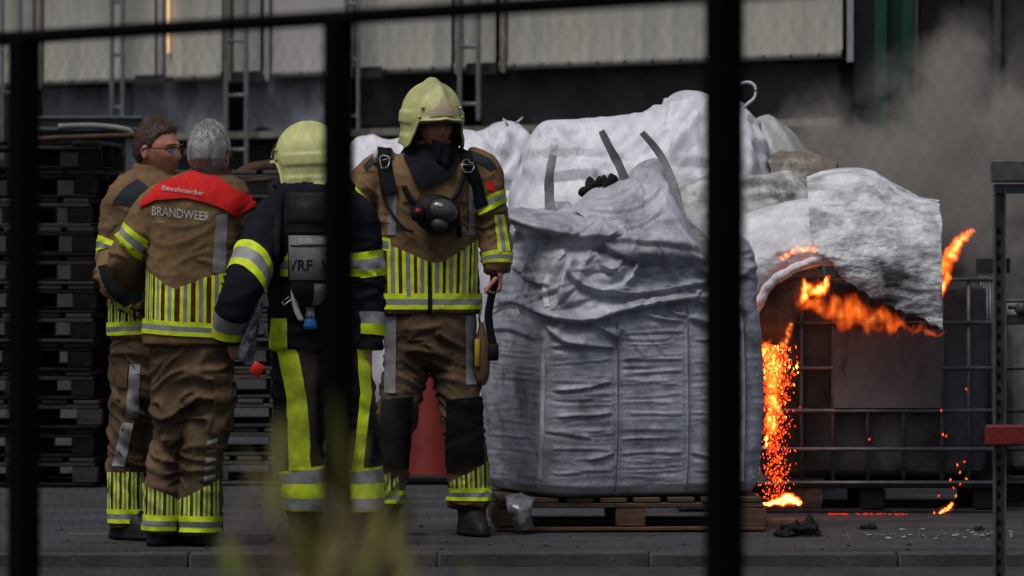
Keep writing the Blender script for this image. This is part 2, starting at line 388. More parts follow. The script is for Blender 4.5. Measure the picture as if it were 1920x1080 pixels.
def hair_geo(c, Rm, front=0.062, side=0.012, back=-0.055, thick=0.013, sc=1.0, tuft=900, seed=1, lift=0.02, wide=1.0):
    h = head_points(72, 56, wide=wide); n = h / np.linalg.norm(h, axis=2, keepdims=True)
    az = np.arctan2(h[..., 0], -h[..., 1])       # 0 in front
    k = np.abs(az) / np.pi
    line = np.interp(k, [0, 0.25, 0.38, 0.45, 0.56, 0.62, 1.0], [front, front - 0.012, side + 0.02, side - 0.015, side + 0.012, back * 0.6, back])
    m = np.clip((h[..., 2] - line) / 0.012, -1, 1)
    q = noise(h.reshape(-1, 3) * np.array([60, 60, 26]) + seed * 7).reshape(m.shape)
    q2 = noise(h.reshape(-1, 3) * 18 + seed * 3).reshape(m.shape)
    top = np.clip(h[..., 2] / 0.1, 0, 1)
    d = np.where(m > 0, (thick * (0.7 + 0.3 * m) * (0.9 + 0.35 * top) + (0.006 * q + 0.006 * q2) * (.4 + .6 * top)), -0.006)
    G = Geo(); g = h + n * d[..., None]
    G.grid((g * sc) @ Rm.T + np.array(c), True, True, True)
    rs = np.random.RandomState(seed); ok = np.argwhere(m > 0.3)
    for _ in range(tuft):
        j, i = ok[rs.randint(len(ok))]; p = g[j, i]; nn = n[j, i]
        dirv = nn * 0.8 + np.array([rs.normal() * 0.35, 0.35 + rs.normal() * 0.3, 0.2 - 0.75 * (1 - top[j, i]) + rs.normal() * 0.25]); dirv /= np.linalg.norm(dirv)
        L = lift * (0.5 + rs.rand()) * (0.5 + 0.6 * top[j, i]); s1 = np.cross(dirv, [0.3, 0.2, 1]); s1 /= np.linalg.norm(s1); s2 = np.cross(s1, dirv); w = 0.0022
        b = p - nn * 0.004; tri = [b + s1 * w, b - s1 * w * .5 + s2 * w, b - s1 * w * .5 - s2 * w, b + dirv * L]
        G.add((np.array(tri) * sc) @ Rm.T + np.array(c), [(0, 1, 3), (1, 2, 3), (2, 0, 3)])
    return G
def hand(G, wrist, direc, palm, curl=0.5, side=1, sc=1.0, fat=1.0):
    "palm and five bent fingers; direc runs to the fingertips, palm is the side the fingers close towards, side = +1/-1 where the thumb lies"
    d = np.array(direc, float); d /= np.linalg.norm(d); pn = np.array(palm, float); pn -= d * (pn @ d); pn /= np.linalg.norm(pn)
    s = np.cross(d, pn) * side; w = np.array(wrist, float)
    rows = []
    for t, hw, th_ in ((-0.02, .027, .021), (0.01, .030, .019), (0.05, .040, .017), (0.085, .041, .014)):
        rows.append((w + d * t * sc, hw * sc, th_ * sc * (0.5 + 0.5 * fat)))
    a = np.linspace(0, 2 * np.pi, 14, endpoint=False)
    G.grid(np.array([c + np.outer(np.cos(a), s) * hw + np.outer(np.sin(a), pn) * t for c, hw, t in rows]), True, True, True)
    for k, (o, L) in enumerate(((0.031, .070), (0.011, .080), (-0.010, .076), (-0.030, .060))):
        p = w + (d * 0.075 + s * o) * sc; pts = [p]; ang = 0.15
        for seg, fr in enumerate((0.45, 0.32, 0.23)):
            ang += curl * (0.9 if seg == 0 else 1.1) * (1 + 0.06 * k)
            p = p + (d * math.cos(ang) + pn * math.sin(ang)) * L * fr * sc; pts.append(p)
        G.tube(cr(pts, 10), np.linspace(.0095, .0075, 10) * sc * fat, 8)
    p = w + (d * 0.02 + s * 0.03 + pn * 0.004) * sc; pts = [p]
    for ang, L in ((0.75, .045), (0.45, .034), (0.15, .026)):
        p = p + (d * math.cos(ang) + s * math.sin(ang) * 0.75 + pn * (0.35 + curl * 0.4)) * L * sc * 0.9; pts.append(p)
    G.tube(cr(pts, 9), np.linspace(.0125, .008, 9) * sc * fat, 8)

def cloth(me, amp_h=0.006, amp_v=0.006, fine=0.0015, joints=(), seed=0.0, zscale=1.0):
    "folds pressed into a garment: soft vertical drape, and crosswise creases gathered round the joints (point, radius, strength)"
    a = arr(me); n = nrm(me); p = a + seed
    vert = noise(p * np.array([11, 11, 3.0])) * amp_v + noise(p * np.array([5, 5, 4.0])) * amp_v * 1.3
    warp = noise(p * 4.0) * 0.12 + noise(p * 1.6 + 5) * 0.16
    q = p.copy(); q[:, 2] = (q[:, 2] + warp + 0.35 * (q[:, 0] - q[:, 0].mean()) * np.sign(noise(p * 1.3)))
    cross = np.maximum(ridge(q * np.array([3.4, 3.4, 10.5 * zscale])) ** 2.4, .7 * ridge(q * np.array([7, 7, 19 * zscale]) + 7.7) ** 3) - 0.32
    w = np.full(len(a), 0.35)
    for jp, r, k in joints: w = w + k * np.exp(-((a - np.array(jp)) ** 2).sum(1) / r ** 2)
    d = vert * 1.5 + cross * amp_h * w * 2.6 + noise(p * 42) * fine
    setco(me, a + n * d[:, None]); return me

HEL_YEL = None
def helmet(parent, base, c, yaw, pitch=0.0, sc=1.0):
    "a full-shell fire helmet: dome with centre ridge, cut-out over the face, ear shells, brim, front plate, visor"
    Rm = head_xform(yaw, pitch); c = np.array(c)
    naz, nel = 96, 70
    az = np.linspace(-np.pi, np.pi, naz, endpoint=False); k = np.abs(az) / np.pi
    zl = np.interp(k, [0, 0.26, 0.31, 0.36, 0.42, 0.62, 0.75, 1.0], [0.012, 0.004, -0.045, -0.098, -0.112, -0.098, -0.105, -0.108])
    def surf(t, inner=0.0):
        g = np.zeros((len(t), naz, 3))
        for j, tt in enumerate(t):
            z = 0.172 + (zl - 0.172) * (1 - np.cos(tt * np.pi / 2)) ** 0.92 if False else None
            ztop = 0.168; z = ztop - (ztop - zl) * tt ** 1.55
            zz = np.clip(z / ztop, -1, 1)
            rr = np.where(z > 0, np.sqrt(np.maximum(0, 1 - np.abs(zz) ** 2.35)), 1.0 + 0.0 * z)
            rr = np.where(z < 0, 1.0 - 0.9 * np.clip(-z, 0, 1) ** 1.0 * np.where(k < 0.5, 0.35, 0.75) , rr)
            flare = 0.016 * np.exp(-((z - zl) / 0.010) ** 2) * np.exp(-(k / 0.24) ** 4) * (tt > 0.5) + 0.010 * np.exp(-((z - zl) / 0.016) ** 2) * (k > 0.66)
            x = 0.130 * rr * np.sin(az); y = -0.152 * rr * np.cos(az)
            nrmv = np.stack([np.sin(az), -np.cos(az), np.zeros(naz)], 1)
            crest = 0.017 * np.exp(-(x / 0.020) ** 2) * np.clip(z / 0.09, 0, 1) ** 0.8
            groove = (.007 / (1 + np.exp((z - .042) / .0022)) - .006 / (1 + np.exp((z + .012) / .0022)) + .008 / (1 + np.exp((z + .058) / .003))) * np.clip((k - .28) / .06, 0, 1)
            pos = np.stack([x, y, z], 1) + nrmv * (flare + groove - inner)[:, None]
            pos[:, 2] += crest - inner * np.clip(z / 0.1, 0, 1)
            pos += nrmv * (crest * 0.6)[:, None] * (1 - np.clip(z / ztop, 0, 1))[:, None]
            g[j] = pos
        return g
    t = np.linspace(0.02, 1, nel)
    o_ = surf(t); i_ = surf(t[::-1], 0.007)
    G = Geo(); G.grid((np.concatenate([o_, i_]) * sc) @ Rm.T + c, True, True, False)
    hm = part('helmet', G.mesh(), [MT['helmet']], parent, base)
    # ear pads / dark lining
    L = Geo()
    for s in (-1, 1): L.ball((s * 0.104, -0.012, -0.062), (0.020, 0.055, 0.052), 18, 12)
    L.ball((0, 0.045, -0.035), (0.105, 0.092, 0.07), 24, 14)
    L.v = [(v * sc) @ Rm.T + c for v in L.v]; part('helmet_lining', L.mesh(), [MT['rubber']], hm, base)
    # front plate: worn triangular badge plate in front of the ridge
    fp = []
    for z in np.linspace(0.118, 0.028, 10):
        w = np.interp(z, [0.028, 0.045, 0.07, 0.118], [0.62, 0.55, 0.22, 0.03])
        row = []
        for a in np.linspace(-w, w, 12):
            rr = math.sqrt(max(0, 1 - (z / 0.168) ** 2.35)); row.append((0.139 * rr * math.sin(a), -0.163 * rr * math.cos(a) - 0.004, z))
        fp.append(row)
    G = Geo(); G.grid((np.array(fp) * sc) @ Rm.T + c); part('front_plate', G.mesh(), [MT['helmetplate']], hm, base)
    # tucked visor: a smoked strip just under the brim
    vs = []
    for z in (0.016, 0.008, -0.001):
        vs.append([(0.128 * math.sin(a), -0.162 * math.cos(a), z - 0.012 * (abs(a) / 0.9) ** 2) for a in np.linspace(-0.92, 0.92, 24)])
    G = Geo(); G.grid((np.array(vs) * sc) @ Rm.T + c); part('visor', G.mesh(), [MT['visor']], hm, base)
    # bright rim along the cut-out and two gilt fittings
    rim = []
    for i in list(range(naz)):
        if k[i] < 0.42: rim.append(o_[-1, i])
    G = Geo(); G.tube((np.array(rim) * sc) @ Rm.T + c, 0.0055 * sc, 8); part('rim', G.mesh(), [MT['helmet']], hm, base)
    for s in (-1, 1):
        for (a, z) in ((s * 0.72, 0.060), (s * 0.80, 0.020)):
            rr = math.sqrt(max(0, 1 - (z / 0.168) ** 2.35)); p = np.array((0.137 * rr * math.sin(a), -0.159 * rr * math.cos(a), z))
            G = Geo(); G.ball((p * sc) @ Rm.T + c, (0.009, 0.009, 0.006), 10, 6); part('fitting', G.mesh(), [MT['brass']], hm, base)
    return hm

def part(name, me, mats, parent, base):
    me.name = name
    me.transform(Matrix.Translation(-Vector(base)))
    if not me.materials:
        for m in mats: me.materials.append(m)
    return link(name, me, None, parent)
def gpart(name, G, mats, parent, base, smooth=True):
    me = G.mesh(name, None, smooth)
    for m in mats: me.materials.append(m)
    if any(G.m): me.polygons.foreach_set('material_index', G.m)
    me.transform(Matrix.Translation(-Vector(base)))
    return link(name, me, None, parent)

def boot(parent, base, px, py_top, Y, dy, yaw, mat, shaft=36):
    "safety boot: shaft, instep, rounded toe and sole; toe direction yaw (0 = to the camera)"
    p = P(px, py_top, Y); top = max(0.06, p.z); Rm = rotz(math.radians(yaw)); o = np.array((p.x, Y + dy, 0)); G = Geo()
    rx = M(shaft, Y); rows = []
    a = np.linspace(0, 2 * np.pi, 28, endpoint=False)
    for z, r0, yb, yf in ((top, rx, .075, .075), (0.14, rx * .95, .075, .085), (0.095, .056, .075, .12), (0.06, .054, .080, .19), (0.03, .056, .085, .215), (0.012, .055, .085, .215)):
        x = r0 * np.cos(a); s = np.sin(a); y = np.where(s > 0, yb * np.abs(s) ** .8, -yf * np.abs(s) ** .75); rows.append(np.stack([x, y, np.full(28, z)], 1))
    g = np.array(rows); g = cr(g.reshape(len(rows), -1), 22).reshape(22, 28, 3)
    G.grid(g @ Rm.T + o, True, True, True); me = G.mesh()
    A = arr(me); n = nrm(me); setco(me, A + n * (noise(A * 30)[:, None] * 0.003 + (ridge(A * np.array([8, 8, 30])) - .5)[:, None] * 0.003))
    b = part('boot', me, [mat], parent, base)
    S = Geo(); rows = []
    for z, k in ((0.022, 1.03), (0.002, 1.05)):
        s = np.sin(a); x = .056 * k * np.cos(a); y = np.where(s > 0, .086 * k * np.abs(s) ** .8, -.217 * k * np.abs(s) ** .75); rows.append(np.stack([x, y, np.full(28, z)], 1))
    S.grid(np.array(rows) @ Rm.T + o, True, True, True); gpart('sole', S, [MT['rubber']], b, base)
    return b
YS = [(1, 0), (1.15, 1), (1, 0)]      # yellow - silver - yellow tape
TAPE = lambda: [MT['yellow'], MT['silver']]
def vtape(bv, Y, xt, xb, yt, yb, spec=((1, 0), (1.3, 1), (1, 0)), off=0.006, nv=12):
    "one upright tape: top edge xt=(l,r) at yt=(l,r), foot xb at yb"
    G = Geo(); tot = sum(w for w, _ in spec); a = 0
    for w, mi in spec:
        b = a + w / tot; L = lambda pr, q: pr[0] + (pr[1] - pr[0]) * q
        decal(bv, Y, [(L(xt, a), L(yt, a)), (L(xt, b), L(yt, b))], [(L(xb, a), L(yb, a)), (L(xb, b), L(yb, b))], 3, nv, off, mi, G); a = b
    return G
# ------------------------------------------------------------------ people: the four firefighters
def person(label, Y, base_px, torso, sleeves, pelvis, legs, head, mats, hands=(), collar=None, seed=0.0, jj=(), tj=(), neck=True, headsc=1.0):
    b = P(base_px, 430, Y); base = Vector((b.x, Y, 0))
    root = empty('person', base); tag(root, label, 'person', 'firefighters talking in the yard')
    T = Loft(torso, Y, 70, 64, 2.5, level=True); S = [Loft(s, Y, 60, 40) for s in sleeves]
    PV = Loft(pelvis, Y, 30, 56, 2.3, level=True); LG = [Loft(l, Y, 70, 44) for l in legs]
    Rm = head_xform(head[2], head[3]); hp = P(head[0], head[1], Y); hc = (hp.x, Y + head[4], hp.z)
    # body: one continuous surface under the clothes
    G = Geo()
    for L in [T] + S: L.add(G, 0.045)
    for L in [PV] + LG: L.add(G, 0.072)
    add_head(G, hc, Rm, headsc)
    tp = Vector((T.c[3][0], T.c[3][1], T.c[3][2]))
    G.tube(cr([(hc[0], hc[1] + 0.02, hc[2] - 0.05), ((hc[0] + tp.x) / 2, (hc[1] + 0.02 + tp.y) / 2, (hc[2] - 0.05 + tp.z) / 2), tuple(tp)], 8), np.linspace(.055, .066, 8), 20)
    for h in hands: hand(G, *h[0], **h[1])
    me = remesh(G, 0.0055, 2, 0.4); part('body', me, [MT['skin']], root, base)
    # jacket
    G = Geo(); T.add(G)
    for s in S: s.add(G)
    if collar:
        CL = Loft(collar, Y, 20, 48, 2.1, level=True); CL.add(G)
    jm = remesh(G, 0.009, 7, 0.55)
    P3 = lambda px, py, dy=0: (lambda q: (q.x, Y + dy, q.z))(P(px, py, Y))
    cloth(jm, 0.007, 0.007, 0.0012, [(P3(*j[0]), j[1], j[2]) for j in jj], seed)
    jb = bvh(jm); jacket = part('jacket', jm, [mats[0]], root, base)
    # trousers
    G = Geo(); PV.add(G)
    for l in LG: l.add(G)
    tm = remesh(G, 0.009, 7, 0.55)
    cloth(tm, 0.010, 0.006, 0.0012, [(P3(*j[0]), j[1], j[2]) for j in tj], seed + 3.3)
    tb = bvh(tm); trousers = part('trousers', tm, [mats[1]], root, base)
    return dict(root=root, base=base, Y=Y, T=T, S=S, PV=PV, LG=LG, jb=jb, tb=tb, jacket=jacket, trousers=trousers, hc=hc, Rm=Rm, P3=P3)

def build_front_man():
    Y = 25.0
    d = person('firefighter facing us in tan suit and pale helmet beside the silver bulk bag', Y, 805,
        [(808, 281, .03, 38, .07), (807, 294, .02, 78, .10), (804, 322, .0, 99, .135), (800, 380, 0, 97, .152), (800, 450, 0, 92, .152), (803, 520, 0, 93, .152), (806, 587, 0, 95, .16)],
        [[(746, 303, .0, 30, .07), (714, 318, 0, 36, .085), (688, 346, -.02, 36, .082), (656, 380, -.06, 34, .078), (622, 402, -.14, 30, .07), (590, 404, -.24, 25, .06), (574, 402, -.28, 23, .055)],
         [(868, 303, .0, 30, .07), (902, 322, 0, 37, .085), (915, 375, .0, 34, .08), (927, 440, .0, 32, .075), (932, 485, -.03, 28, .065), (933, 512, -.04, 23, .052)]],
        [(806, 560, 0, 80, .13), (806, 610, 0, 87, .145), (806, 655, 0, 85, .14), (806, 688, 0, 66, .11)],
        [[(762, 640, 0, 43, .115), (760, 700, 0, 42, .118), (747, 760, -.02, 37, .105), (737, 830, -.02, 35, .10), (728, 890, .0, 36, .10), (725, 948, .0, 35, .10)],
         [(848, 640, 0, 44, .115), (852, 700, 0, 42, .118), (861, 760, -.02, 40, .108), (870, 830, -.02, 38, .10), (880, 885, .0, 38, .10), (881, 948, .0, 37, .10)]],
        (813, 236, 22, 4, -.02), (MT['brown'], MT['brown2']), seed=1.7,
        collar=[(808, 262, .02, 48, .10), (808, 285, .02, 52, .10), (807, 300, .01, 70, .11)],
        hands=[((tuple(P(934, 510, 24.95)), (0, -0.15, -1), (-1, -0.2, 0)), dict(curl=0.85, side=-1, sc=1.0)), ((tuple(P(572, 402, 24.72)), (-1, -0.3, .05), (0, -1, -.3)), dict(curl=0.4, side=1))],
        jj=[((915, 430), .10, 1.3), ((656, 380, -.05), .10, 1.2), ((720, 400, -.1), .12, .6), ((880, 400, -.1), .12, .6)],
        tj=[((735, 760), .12, 1.0), ((870, 760), .12, 1.0), ((805, 650, -.1), .14, .8), ((728, 920), .1, 1.2), ((880, 930), .1, 1.2)])
    root, base, jb, tb, jk, tr, T, S = [d[k] for k in ('root', 'base', 'jb', 'tb', 'jacket', 'trousers', 'T', 'S')]
    LG = d['LG']
    # lower front of the jacket: maroon ground with upright tapes below a V, double band at the hem
    gpart('striped_panel', decal(jb, Y, [(708, 448), (740, 462), (820, 496), (866, 470), (895, 448)], [(712, 556), (740, 556), (820, 556), (866, 556), (898, 556)], 24, 14, 0.004), [MT['maroon']], jk, base)
    vtop = lambda x: np.interp(x, [705, 740, 820, 866, 897], [440, 462, 497, 470, 446])
    for x0, x1 in ((727, 748), (755, 777), (783, 803), (810, 831), (837, 857), (863, 880), (884, 896)):
        gpart('reflective_tape', vtape(jb, Y, (x0, x1), (x0 + (803 - x0) * .03, x1 + (803 - x1) * .03), (vtop(x0), vtop(x1)), (556, 556)), TAPE(), jk, base)
    gpart('hem_band', band(T, jb, T.v(806, 552), T.v(806, 578), YS, off=0.007, nu=90, sub=3), TAPE(), jk, base)
    gpart('side_tab', decal(jb, Y, [(703, 440), (734, 447)], [(704, 466), (735, 472)], 5, 5, 0.008), [MT['yellow']], jk, base)
    gpart('side_tab', decal(jb, Y, [(706, 448), (730, 453)], [(707, 460), (731, 466)], 5, 4, 0.011), [MT['silver']], jk, base)
    gpart('zip_flap', decal(jb, Y, [(804, 496), (810, 496)], [(803, 586), (812, 586)], 3, 16, 0.009), [MT['navy']], jk, base)
    # sleeve tapes
    s = S[1]
    gpart('sleeve_band', band(s, jb, s.v(912, 365), s.v(918, 395), YS, tilt=-1.6), TAPE(), jk, base)
    gpart('sleeve_band', band(s, jb, s.v(931, 478), s.v(932, 497), YS), TAPE(), jk, base)
    gpart('sleeve_tape', vtape(jb, Y, (926, 944), (934, 956), (402, 402), (474, 470), off=.007), TAPE(), jk, base)
    s = S[0]
    gpart('sleeve_band', band(s, jb, s.v(668, 366), s.v(648, 386), YS), TAPE(), jk, base)
    gpart('sleeve_band', band(s, jb, s.v(600, 404), s.v(584, 404), YS), TAPE(), jk, base)
    for poly in (([(682, 312), (694, 298), (712, 288), (738, 280)], [(688, 322), (700, 309), (718, 302), (740, 300)]), ([(872, 280), (898, 288), (918, 298), (932, 314)], [(874, 300), (894, 304), (908, 311), (920, 322)])):
        gpart('shoulder_patch', decal(jb, Y, poly[0], poly[1], 8, 6, 0.004), [MT['navypatch']], jk, base)
    gpart('sleeve_badge', decal(jb, Y, [(912, 338), (926, 342)], [(913, 356), (928, 360)], 4, 4, 0.005), [MT['redyoke']], jk, base)
    for x0, x1 in ((722, 744), (872, 890)):
        gpart('grey_chest_tape', decal(jb, Y, [(x0 + 8, 345), (x1 + 2, 345)], [(x0 + 6, 440), (x1, 440)], 5, 12, 0.004), [MT['silver']], jk, base)
    for x0, x1 in ((752, 786), (842, 872)):
        gpart('pocket_flap', decal(jb, Y, [(x0, 362), (x1, 360)], [(x0 + 2, 380), (x1, 378)], 6, 5, 0.010), [MT['brown']], jk, base)
    # trousers: grey side tapes, knee pads, ankle tapes
    for t, bt in (([(724, 592), (745, 592)], [(722, 735), (743, 735)]), ([(872, 592), (888, 592)], [(874, 720), (893, 720)])):
        gpart('side_tape', decal(tb, Y, t, bt, 4, 16, 0.005), [MT['silver']], tr, base)
    gpart('knee_pad', decal(tb, Y, [(718, 748), (775, 742)], [(708, 872), (764, 880)], 12, 18, 0.009), [MT['black']], tr, base)
    gpart('knee_pad', decal(tb, Y, [(838, 748), (903, 742)], [(838, 878), (906, 866)], 12, 18, 0.009), [MT['black']], tr, base)
    for l, xs, yb in ((LG[1], ((846, 856), (861, 873), (878, 890), (895, 907), (911, 918)), 924), (LG[0], ((693, 701), (706, 717), (722, 734), (739, 748)), 926)):
        q0 = xs[0][0]
        for x0, x1 in xs:
            yt = np.interp((x0 - q0), [0, 75], [900, 858]) if l is LG[1] else np.interp(x0 - q0, [0, 60], [872, 900])
            gpart('ankle_tape', vtape(tb, Y, (x0 - 1, x1 - 1), (x0, x1), (yt + 3, yt - 3), (yb - 4, yb - 6)), TAPE(), tr, base)
        gpart('ankle_band', band(l, tb, l.v(l.c[0][0], 0) * 0 + l.v(880 if l is LG[1] else 728, yb - 8), l.v(880 if l is LG[1] else 728, yb + 16), YS, off=.007), TAPE(), tr, base)
    boot(root, base, 883, 940, Y, .02, 14, MT['boot']); boot(root, base, 723, 940, Y, .02, -18, MT['boot'])
    # head gear and neck guard
    hc = d['hc']
    hp = P(809, 226, Y); helmet(root, base, (hp.x, Y - .02, hp.z), 22, 4)
    G = Geo(); Loft([(812, 250, .03, 44, .10), (812, 275, .02, 49, .112), (808, 300, .0, 60, .125), (806, 318, .0, 72, .125)], Y, 24, 48, 2.1, level=True).add(G)
    me = remesh(G, .008, 3); cloth(me, .006, .010, .001, (), 4.1)
    ng = part('neck_guard', me, [MT['navy']], root, base)
    gpart('bib', decal(jb, Y, [(756, 296), (775, 300), (806, 302), (840, 302), (862, 296)], [(770, 322), (780, 345), (793, 356), (815, 346), (850, 330)], 18, 12, 0.022), [MT['navy']], ng, base)
    g = []
    for t in np.linspace(0, 1, 12):
        row = []
        for q in np.linspace(-1, 1, 14):
            p = P(831 + q * (21 - 6 * t ** 2) + 3 * t, 268 + 43 * t + 4 * q + 3 * math.sin(q * 3), Y); row.append((p.x, Y - .135 - .035 * math.cos(q * 1.3) + .012 * t + .004 * math.sin(q * 7 + t * 3), p.z))
        g.append(row)
    g = np.array(g); G = Geo(); G.grid(np.concatenate([g, g[::-1] + np.array([0, .012, 0])]), False); gpart('face_flap', G, [MT['navy']], ng, base)
    # harness worn over the shoulders
    har = gpart('shoulder_harness', strap(jb, Y, [(722, 280), (722, 300), (728, 330), (736, 365)], 26, .012, .012), [MT['black']], root, base); gpart('shoulder_harness', strap(jb, Y, [(868, 276), (878, 305), (891, 345), (905, 385)], 24, .012, .012), [MT['black']], root, base)
    for (x, y, tl) in ((724, 306, -.12), (875, 313, .12)):     # D rings
        pts = []
        for q in np.linspace(0, 2 * np.pi, 17)[:-1]:
            dx = 11 * math.cos(q); dy = 15 * math.sin(q) * (1 if math.sin(q) > 0 else .55); pts.append(tuple(front_hit(jb, x + dx - dy * tl, y + dy, Y, .032)))
        pts.append(pts[0]); G = Geo(); G.tube(pts, .0035, 6); G.tube([front_hit(jb, x - 11, y + 1, Y, .032), front_hit(jb, x + 11, y - 1, Y, .032)], .003, 6)
        gpart('steel_ring', G, [MT['steel']], har, base)
    G = Geo(); G.tube(cr([tuple(front_hit(jb, *q, Y, .02)) for q in ((708, 292), (711, 325), (724, 370), (742, 408), (760, 428), (776, 434))], 30), .0065, 8); gpart('air_hose', G, [MT['rubber']], har, base)
    G = Geo(); G.box(front_hit(jb, 706, 300, Y, .03), (.018, .012, .055), rotz(.1)); gpart('whistle_clip', G, [MT['white']], har, base)
    # face mask hanging on the chest: a thing of its own
    c = front_hit(jb, 818, 405, Y, .045); mb = Vector((c.x, c.y, c.z - .09)); mr = empty('breathing_mask', mb)
    tag(mr, 'black breathing mask with smoked window hanging on the chest of the firefighter facing us', 'mask')
    G = Geo(); Rm = rotz(.25) @ np.array([[math.cos(.25), 0, math.sin(.25)], [0, 1, 0], [-math.sin(.25), 0, math.cos(.25)]])
    def mball(nm, off, rad, mt, par):
        G = Geo(); G.ball((0, 0, 0), tuple(np.array(rad) * 1.12), 24, 16); v = G.v[0]; v = v + np.array(off); G.v[0] = v @ Rm.T + np.array(c); return gpart(nm, G, [mt], par, mb)
    sk = mball('mask_skirt', (0.0, .0, 0), (.092, .05, .075), MT['rubber'], mr)
    mball('window', (.012, -.022, .018), (.062, .046, .046), MT['visor'], mr)
    mball('filter_port', (-.088, -.03, -.02), (.03, .03, .032), MT['rubber'], mr); mball('red_button', (-.098, -.062, -.012), (.011, .006, .010), MT['red'], mr)
    mball('exhale_valve', (.01, -.045, -.045), (.034, .026, .026), MT['darksteel'], mr); mball('glint_clip', (-.015, -.068, .035), (.014, .004, .008), MT['white'], mr)
    for path in ([(842, 380), (858, 362), (868, 330), (872, 300)], [(848, 412), (858, 425), (860, 442)], [(790, 385), (772, 372), (760, 350)]):
        gpart('strap', strap(jb, Y, path, 10, .02, .005), [MT['rubber']], mr, mb)
    # pouch with yellow lamp on the hip
    c = P(903, 665, Y); c.y -= .05; hb = Vector((c.x, c.y, c.z - .13)); hr = empty('hip_pouch', hb); tag(hr, 'tan hip pouch with a yellow lamp clipped to the trousers of the firefighter facing us', 'pouch')
    rows = []
    for z, r, ry in ((.14, .008, .008), (.10, .018, .02), (.05, .032, .03), (-.04, .036, .034), (-.10, .030, .03), (-.13, .012, .014)):
        a = np.linspace(0, 2 * np.pi, 20, endpoint=False); rows.append(np.stack([c.x + r * np.cos(a), c.y + ry * np.sin(a), np.full(20, c.z + z)], 1))
    g = cr(np.array(rows).reshape(6, -1), 18).reshape(18, 20, 3); G = Geo(); G.grid(g, True, True, True); gpart('pouch', G, [MT['brown']], hr, hb)
    G = Geo(); G.box((c.x - .018, c.y - .036, c.z + .01), (.022, .016, .12), rotz(.1), .005); gpart('yellow_lamp', G, [material('amber_plastic', (.55, .40, .02), (.45, .32, .02), .4)], hr, hb)
    G = Geo(); G.tube([(c.x - .006, c.y, c.z + .12), (c.x - .010, c.y, c.z + .16), (c.x - .004, c.y, c.z + .185), (c.x - .02, c.y + .02, c.z + .2)], .005, 8); gpart('snap_hook', G, [MT['steel']], hr, hb)
    # black strap with buckle in his hand
    h0 = P(930, 532, 24.90); sb = Vector((h0.x, h0.y, h0.z - .33)); sr = empty('hand_strap', sb); tag(sr, 'black webbing strap with buckle dangling from the hand beside the bulk bag', 'strap')
    pts = cr([tuple(P(x, y, 24.9)) for x, y in ((926, 512), (926, 530), (921, 560), (916, 592), (920, 625), (926, 652))], 24); hw = .017
    g = np.array([[p + np.array((-hw, 0, 0)), p + np.array((-hw, -.004, 0)), p + np.array((hw, -.004, .004)), p + np.array((hw, 0, .004))] for p in pts]); G = Geo(); G.grid(g, True, True, True); gpart('webbing', G, [MT['black']], sr, sb)
    G = Geo(); q = P(925, 660, 24.9); G.box(tuple(q), (.045, .014, .075), None, .006); gpart('buckle', G, [MT['rubber']], sr, sb)

